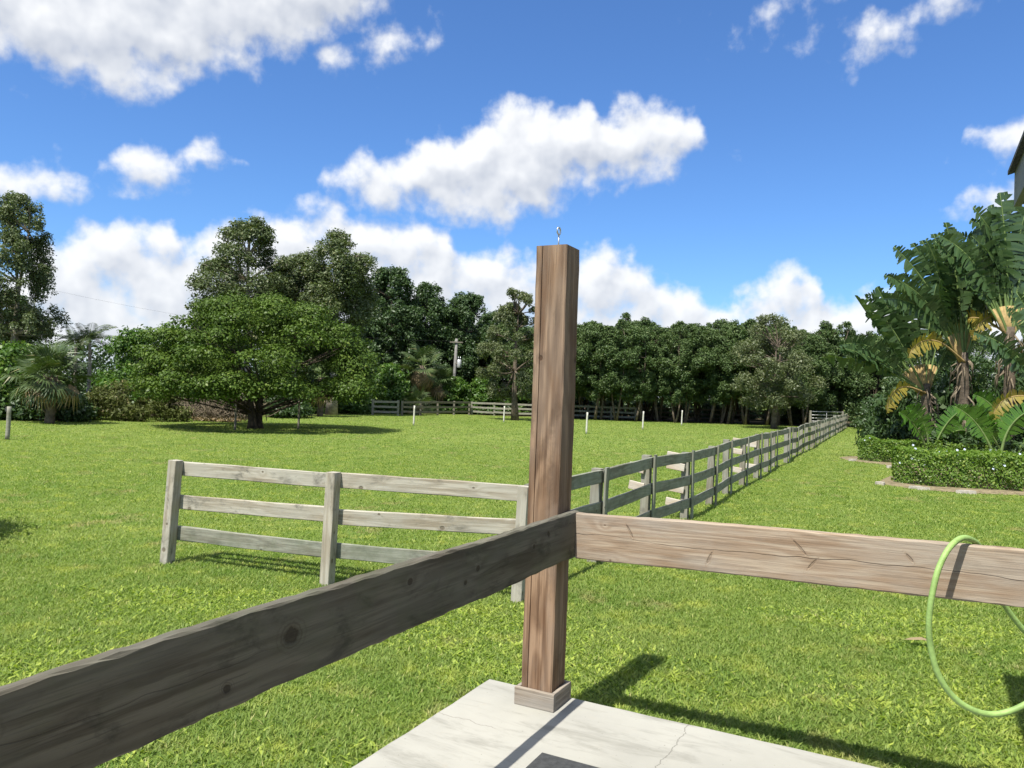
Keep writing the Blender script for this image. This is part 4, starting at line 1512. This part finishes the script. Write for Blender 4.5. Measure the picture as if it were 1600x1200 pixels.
# ---- palms
def paddle_leaf(seed, Lp, Lb, wb, bend, lmat, pmat, tear=.5, fold=.35):
    """stalk and a big paddle blade torn into strips: grows along +Z, bends towards +X; returns blade mesh and stalk mesh"""
    r2 = np.random.default_rng(seed)
    n = 26
    pos = np.zeros(3)
    pts = [pos.copy()]
    angs = [0.0]
    tot = Lp + Lb
    ds = tot / n
    for i in range(n):
        s = (i + 1) / n
        ang = bend * max(0, s - .25) ** 1.5 * 1.5
        pos = pos + ds * np.array((math.sin(ang), 0, math.cos(ang)))
        pts.append(pos.copy())
        angs.append(ang)
    pts = np.array(pts)
    stalk = MB()
    stalk.tube(pts, np.linspace(.050, .009, len(pts)), 6)
    arc = np.linspace(0, tot, len(pts))
    mb = MB()
    ns = 34
    for side in (-1, 1):
        k = 0
        while k < ns:
            # strips hang together in groups of different width; each group has its own droop
            grp = int(r2.choice((1, 1, 2, 2, 3)))
            droop = (.10 + tear * r2.random()) * .55
            sw = r2.normal(-.06, .16) * tear * 2
            out = r2.normal(.10, .14)
            for j in range(grp):
                if k >= ns:
                    break
                t0, t1 = k / ns, (k + 1) / ns
                a0, a1 = Lp + Lb * t0, Lp + Lb * t1
                p0 = np.array([np.interp(a0, arc, pts[:, q]) for q in range(3)])
                p1 = np.array([np.interp(a1, arc, pts[:, q]) for q in range(3)])
                an = np.interp((a0 + a1) / 2, arc, angs)
                fw = np.array((math.sin(an), 0, math.cos(an)))
                lat = np.array((math.cos(an), 0, -math.sin(an))) * side
                w = wb * min(1., 2.6 * (t0 + t1) / 2 + .25) * min(1., 3.4 * (1.02 - (t0 + t1) / 2)) ** .7 * (1 + r2.normal(0, .05))
                d = lat * (1 - fold * .3) + fw * (.20 + sw) + np.array((0, out + fold, 0))
                d /= np.linalg.norm(d)
                g = np.array((0, 0, -1.0))
                m0, m1 = p0 + d * w * .5 + g * droop * w * .15, p1 + d * w * .5 + g * droop * w * .15
                e0, e1 = p0 + d * w * .96 + g * droop * w * .75, p1 + d * w + g * droop * w * .75
                # outer strips of a group narrow towards their tips, so that tears open
                if j == 0:
                    e0 = e0 + (e1 - e0) * .45
                    m0 = m0 + (m1 - m0) * .12
                if j == grp - 1:
                    e1 = e1 - (e1 - e0) * .35
                    m1 = m1 - (m1 - m0) * .10
                mb.add([p0, p1, m1, m0, e1, e0], [(0, 1, 2, 3), (3, 2, 4, 5)])
                k += 1
    return mb.build('blade', lmat), stalk.build('stalk', pmat, True)


def put_leaf(name, lf, root, M, label=None):
    o = obj(name, lf[0], root, M)
    obj('stalk', lf[1], o, M)
    if label:
        o['label'] = label
    return o


def build_travellers_palms():
    rng = np.random.default_rng(55)
    lv = [paddle_leaf(s, 1.25, 2.75, .46, b, L_trav, M_petiole, t) for s, b, t in ((1, .18, .35), (2, .35, .55), (3, .55, .5), (4, .12, .8), (5, .8, .7), (10, 1.1, .6))]
    ly = [paddle_leaf(s, 1.2, 2.0, .42, b, L_travy, M_petioley, t) for s, b, t in ((6, 2.0, .5), (7, 2.5, .8))]
    lb = [paddle_leaf(s, .7, 1.5, .40, b, L_travb, M_petiole, t) for s, b, t in ((8, .7, .15), (9, 1.2, .3))]

    def palm(x, y, th, n, spread, facing, label, scale=1.0, yellow=2, tilt=0.0, trunk_r=.17):
        root = thing('travellers_palm', (x, y, 0), label, 'palm', 'big fan palms of the garden bed')
        mb = MB()
        zs = np.linspace(-.03, th, 14)
        tx = lambda z: math.sin(z * .7) * .05 + tilt * z * .25
        mb.tube([(tx(z), 0, z) for z in zs], [trunk_r * (1.15 - .25 * z / th) * (1 + .06 * (i % 2)) for i, z in enumerate(zs)], 10)
        fx, fy = math.cos(facing), math.sin(facing)
        for i in range(-6, 7):
            # flattened clasping leaf bases in the plane of the fan
            a = i / 6 * spread * .8 + tilt
            q = np.array((math.sin(a) * fx, math.sin(a) * fy, math.cos(a)))
            b0 = np.array((tx(th), 0, th - .45))
            mb.tube([b0, b0 + q * .5, b0 + q * 1.15], [.085, .075, .045], 6, 1)
        # dry fibre skirt
        for i in range(26):
            a = rng.random() * 6.28
            z = th * (.35 + .6 * rng.random())
            b0 = np.array((math.cos(a) * trunk_r * .8 + tx(z), math.sin(a) * trunk_r * .8, z))
            e = b0 + np.array((math.cos(a) * .28, math.sin(a) * .28, -.5 - .4 * rng.random()))
            mb.tube([b0, (b0 + e) / 2 + np.array((math.cos(a) * .1, math.sin(a) * .1, .1)), e], [.035, .025, .008], 4, 2)
        obj('trunk', mb.build('trunk', [M_bark, M_petioley, M_dead], True), root, T3(x, y, 0))
        for i in range(n):
            f = -1 + 2 * i / (n - 1)
            a = f * spread * (1 + rng.normal(0, .05)) + tilt
            m = lv[int(rng.choice((0, 1, 3)))] if abs(f) < .6 else lv[int(rng.choice((1, 2, 4, 5)))]
            s = scale * (1 + rng.normal(0, .08)) * (1.06 - .14 * abs(f))
            Rm = Matrix.Rotation(facing, 4, 'Z') @ Matrix.Rotation(a, 4, 'Y')
            if a < 0:
                Rm = Rm @ Matrix.Rotation(math.pi, 4, 'Z')
            Rm = Rm @ Matrix.Rotation(rng.normal(0, .55), 4, 'Z')
            o = Vector((x + tx(th) + .12 * math.sin(a) * fx, y + .12 * math.sin(a) * fy + rng.normal(0, .05), th - .3))
            put_leaf('leaf', m, root, Matrix.Translation(o) @ Rm @ Matrix.Scale(s, 4))
        for i in range(yellow):
            a = (1 if i % 2 else -1) * (spread * .9 + .35 + .3 * rng.random())
            Rm = Matrix.Rotation(facing + rng.normal(0, .5), 4, 'Z') @ Matrix.Rotation(a, 4, 'Y')
            if a < 0:
                Rm = Rm @ Matrix.Rotation(math.pi, 4, 'Z')
            put_leaf('leaf', ly[i % 2], root, Matrix.Translation((x + tx(th), y - .12, th - .35)) @ Rm @ Matrix.Scale(scale * .85, 4), 'yellowing drooping palm leaf')

    palm(15.0, 27.8, 2.8, 17, .85, .1, 'leaning fan of torn palm leaves with ochre leaf stalks at the far hedge', .95, 1, -.30)
    palm(15.7, 26.9, 3.9, 16, .62, .25, 'upright fan of torn palm leaves just right of the leaning fan', 1.0, 1, -.08)
    palm(16.4, 25.6, 4.7, 16, .58, -.15, 'tall upright fan of dark torn palm leaves in the middle of the bed', 1.05, 1, 0.)
    palm(17.8, 26.2, 5.0, 17, .62, .2, 'tallest fan of torn palm leaves beside the barn roof corner', 1.1, 2, .03)
    palm(16.9, 24.2, 2.5, 10, .75, .0, 'fan of palm leaves on a straw-coloured trunk near the front hedge', .85, 2, .03, .2)
    palm(19.8, 28.2, 4.4, 12, .8, .4, 'fan of palm leaves at the back of the bed', 1.0, 1, .1)
    palm(17.0, 29.3, 4.6, 16, .75, .0, 'dark fan of palm leaves rising behind the middle fan', 1.0, 1, -.05)
    palm(19.2, 25.0, 3.6, 12, .7, -.3, 'fan of palm leaves below the barn roof corner', 1.0, 1, .05)
    # young plants at the foot
    for i, (x, y, s, n, lbl) in enumerate(((14.75, 23.4, 1.0, 3, 'young plant with broad bright leaves behind the front hedge'), (14.1, 26.0, .95, 4, 'young broad-leaved plant at the foot of the ochre-stalked fan'),
                                         (15.9, 24.8, 1.15, 3, 'young broad-leaved plant under the tall upright fan'))):
        root = thing('young_palm', (x, y, 0), lbl, 'plant', 'young palms under the fans')
        mb = MB()
        mb.tube([(0, 0, -.02), (0, 0, .35)], [.06, .035], 7)
        obj('stem', mb.build('stem', M_petiole, True), root, T3(x, y, 0))
        for j in range(n):
            a = -.9 + 1.8 * (j + .5) / n + rng.normal(0, .1)
            Rm = Matrix.Rotation(rng.normal(0, .4), 4, 'Z') @ Matrix.Rotation(a, 4, 'Y')
            if a < 0:
                Rm = Rm @ Matrix.Rotation(math.pi, 4, 'Z')
            put_leaf('leaf', lb[j % 2], root, Matrix.Translation((x, y, .3)) @ Rm @ Matrix.Scale(s, 4))
    # deep shade under the fans: low ferny undergrowth
    r2 = np.random.default_rng(9)
    lob = [(r2.normal(0, 1.9), r2.normal(0, 1.2), .5 + .5 * r2.random(), .6, .6, .55) for _ in range(26)]
    v, f = leaf_cloud(r2, lob, 9000, .2, .35, .4, .4)
    root = thing('understorey_plant', (17.6, 27.2, 0), 'dark leafy undergrowth below the big fan palms', 'plant')
    obj('foliage', mesh('foliage', v, f, L_dark), root, T3(17.6, 27.2, 0))
    mb = MB()
    for q in lob[:14]:
        mb.tube(curve((q[0] * .8, q[1] * .8, -.02), q[:3], r2, .1, 4), [.02, .015, .012, .008], 5)
    obj('stem', mb.build('stem', M_barkd), root, T3(17.6, 27.2, 0))['kind'] = 'stuff'


build_travellers_palms()


def fan_leaf(seed, lp, r, mat, pm, droop=.5):
    r2 = np.random.default_rng(seed)
    mb = MB()
    mb.tube([(0, 0, 0), (lp * .5, 0, lp * .12), (lp, 0, 0)], [.022, .016, .012], 5, 1)
    n = 22
    for i in range(n):
        a = (-1 + 2 * (i + .5) / n) * 2.2 + r2.normal(0, .03)
        L = r * (.75 + .25 * math.cos(a * .7)) * (1 + r2.normal(0, .06))
        d = np.array((math.cos(a), math.sin(a), .12))
        s = np.array((-math.sin(a), math.cos(a), 0)) * .045
        b = np.array((lp, 0, 0))
        p1 = b + d * L * .55
        p2 = b + d * L + np.array((0, 0, -droop * L * (.5 + .7 * r2.random())))
        mb.add([b, p1 - s, p2, p1 + s], [(0, 1, 2, 3)])
    return mb.build('leaf', [mat, pm])


def frond(seed, L, mat, pm, arch=1.6):
    r2 = np.random.default_rng(seed)
    mb = MB()
    n = 14
    pts = [np.zeros(3)]
    for i in range(n):
        a = .9 - arch * (i / n)
        pts.append(pts[-1] + L / n * np.array((math.cos(a), 0, math.sin(a))))
    pts = np.array(pts)
    mb.tube(pts, np.linspace(.03, .006, n + 1), 5, 1)
    for i in range(2, n):
        for side in (-1, 1):
            for k in range(3):
                p = pts[i] + (pts[i + 1] - pts[i]) * k / 3
                d = unit(pts[i + 1] - pts[i]) * .55 + np.array((0, side, -.35 - .3 * r2.random()))
                d = unit(d)
                l = L * .26 * math.sin(math.pi * (.15 + .8 * i / n)) ** .6
                w = unit(pts[i + 1] - pts[i]) * .03
                mb.add([p - w, p + d * l * .6 - w * .6, p + d * l, p + d * l * .6 + w], [(0, 1, 2, 3)])
    return mb.build('leaf', [mat, pm])


def build_small_palms():
    rng = np.random.default_rng(66)
    fans = [fan_leaf(s, 1.0, 1.0, L_palm, M_petiole, d) for s, d in ((1, .15), (2, .28), (3, .42))]
    dry = [fan_leaf(s, .9, .9, L_dry, M_dead, d) for s, d in ((4, .9),)]

    def fan_palm(x, y, th, n, label, ndry=6, s=1.0, low=-.9):
        root = thing('fan_palm', (x, y, 0), label, 'palm', 'fan palms at the tree line')
        mb = MB()
        zs = np.linspace(-.03, th, 12)
        mb.tube([(.05 * math.sin(z), 0, z) for z in zs], [.2 * (1.1 if i % 2 else .95) for i in range(12)], 9)
        for i in range(40):
            a = rng.random() * 6.28
            z = th * (.15 + .85 * rng.random())
            b = np.array((math.cos(a) * .18, math.sin(a) * .18, z))
            mb.tube([b, b + np.array((math.cos(a) * .16, math.sin(a) * .16, .22))], [.03, .015], 4)
        obj('trunk', mb.build('trunk', M_bark, True), root, T3(x, y, 0))
        for i in range(n + ndry):
            isdry = i >= n
            az = i * 2.4 + rng.normal(0, .2)
            el = (low + .35 * rng.random()) if isdry else (1.35 - (1.35 - low) * (i / n)) + rng.normal(0, .1)
            me = dry[0] if isdry else fans[int(rng.integers(3))]
            Rm = Matrix.Rotation(az, 4, 'Z') @ Matrix.Rotation(-el, 4, 'Y') @ Matrix.Rotation(rng.normal(0, .3), 4, 'X')
            obj('leaf', me, root, Matrix.Translation((x, y, th)) @ Rm @ Matrix.Scale(s * (1 + rng.normal(0, .08)), 4))
    fan_palm(-20.4, 34.3, 2.05, 34, 'bushy grey green fan palm on a thick dark trunk at the tree line', 5, .92)
    fan_palm(-22.2, 36.5, 1.9, 24, 'smaller fan palm behind the thick-trunked fan palm', 3, .85)
    fan_palm(-12.9, 52.3, 2.6, 18, 'shaggy fan palm with hanging dead leaves behind the spreading tree', 12, 1.0, -1.2)
    fan_palm(-7.7, 66.5, 4.1, 16, 'fan palm with a dry brown skirt among the green shrubs', 22, 1.15, -1.25)
    fan_palm(-6.3, 67.8, 2.6, 20, 'low fan palm left of the utility pole', 8, 1.0, -.8)
    fan_palm(-7.6, 62.6, .7, 16, 'small fan palm arching over the dark far fence', 0, .85, -.3)
    fr = [frond(s, 2.3, L_palm, M_petiole, a) for s, a in ((1, 1.7), (2, 2.1), (3, 1.3))]
    for k, (x, y, th, s, lb) in enumerate(((-26.3, 48, 4.3, .85, 'feathery palm top showing against the clouds above the mound'), (-28.3, 50, 4.1, .8, 'feathery palm behind the loose tall tree'),
                                         (-24.9, 52, 3.2, .7, 'lower feathery palm beside the bushy green tree'))):
        root = thing('feather_palm', (x, y, 0), lb, 'palm', 'feathery palms at the tree line')
        mb = MB()
        zs = np.linspace(-.03, th, 10)
        mb.tube([(.1 * math.sin(z * .6), 0, z) for z in zs], np.linspace(.14, .09, 10), 8)
        obj('trunk', mb.build('trunk', M_barkp, True), root, T3(x, y, 0))
        for i in range(13):
            Rm = Matrix.Rotation(i * 2.4 + rng.normal(0, .15), 4, 'Z') @ Matrix.Rotation(rng.normal(-.25, .3), 4, 'Y')
            obj('leaf', fr[i % 3], root, Matrix.Translation((x + .1 * math.sin(th * .6), y, th)) @ Rm @ Matrix.Scale(s, 4))


build_small_palms()


def build_utility_pole():
    x, y = -5.35, 71.5
    root = thing('utility_pole', (x, y, 0), 'grey utility pole with a small transformer among the dark trees', 'pole')
    mb = MB()
    mb.tube([(0, 0, -.05), (.02, 0, 3.5), (.1, 0, 6.85)], [.17, .15, .12], 10)
    obj('pole', mb.build('pole', M_polew, True), root, T3(x, y, 0))
    mb = MB()
    mb.tube([(.42, -.1, 4.15), (.42, -.1, 4.22), (.42, -.1, 4.85), (.42, -.1, 4.92)], [.17, .21, .21, .15], 12)
    obj('transformer', mb.build('transformer', M_gate, True), root, T3(x, y, 0))
    mb = MB()
    for dx in (-.1, .1):
        mb.tube([(.42 + dx, -.1, 4.9), (.42 + dx, -.1, 5.2)], [.04, .025], 7)
    obj('insulator', mb.build('insulator', M_steel, True), root, T3(x, y, 0))
    mb = MB()
    mb.box((.06, -.14, 4.5), (.3, -.06, 4.6))
    obj('bracket', mb.build('bracket', M_ffar), root, T3(x, y, 0))
    mb = MB()
    mb.box((-.5, -.2, 6.45), (.7, -.1, 6.57))
    obj('crossarm', mb.build('crossarm', M_ffar), root, T3(x, y, 0))
    # faint overhead wire on the left
    mb = MB()
    n = 24
    a, b = np.array((-47., 58., 11.4)), np.array((-5.3, 71.4, 6.6))
    mb.tube([a + (b - a) * t - np.array((0, 0, 1.6)) * 4 * t * (1 - t) for t in np.linspace(0, 1, n)], .005, 5)
    o = obj('overhead_wire', mb.build('overhead_wire', M_rubber))
    tag(o, 'thin overhead wire running to the utility pole', 'wire')


build_utility_pole()


def build_litter():
    # a dry leaf on the grass and small debris
    v = [(-.11, 0, .06), (-.05, .022, .075), (.03, .028, .085), (.12, .004, .062), (.03, -.02, .075), (-.05, -.02, .068)]
    o = obj('dry_leaf', mesh('dry_leaf', v, [(0, 1, 5), (1, 2, 4, 5), (2, 3, 4)], L_dry), None, T3(3.42, 6.42, 0) @ Matrix.Rotation(-.2, 4, 'Z'))
    tag(o, 'single pale dry leaf lying on the lawn beyond the hose', 'leaf')


build_litter()
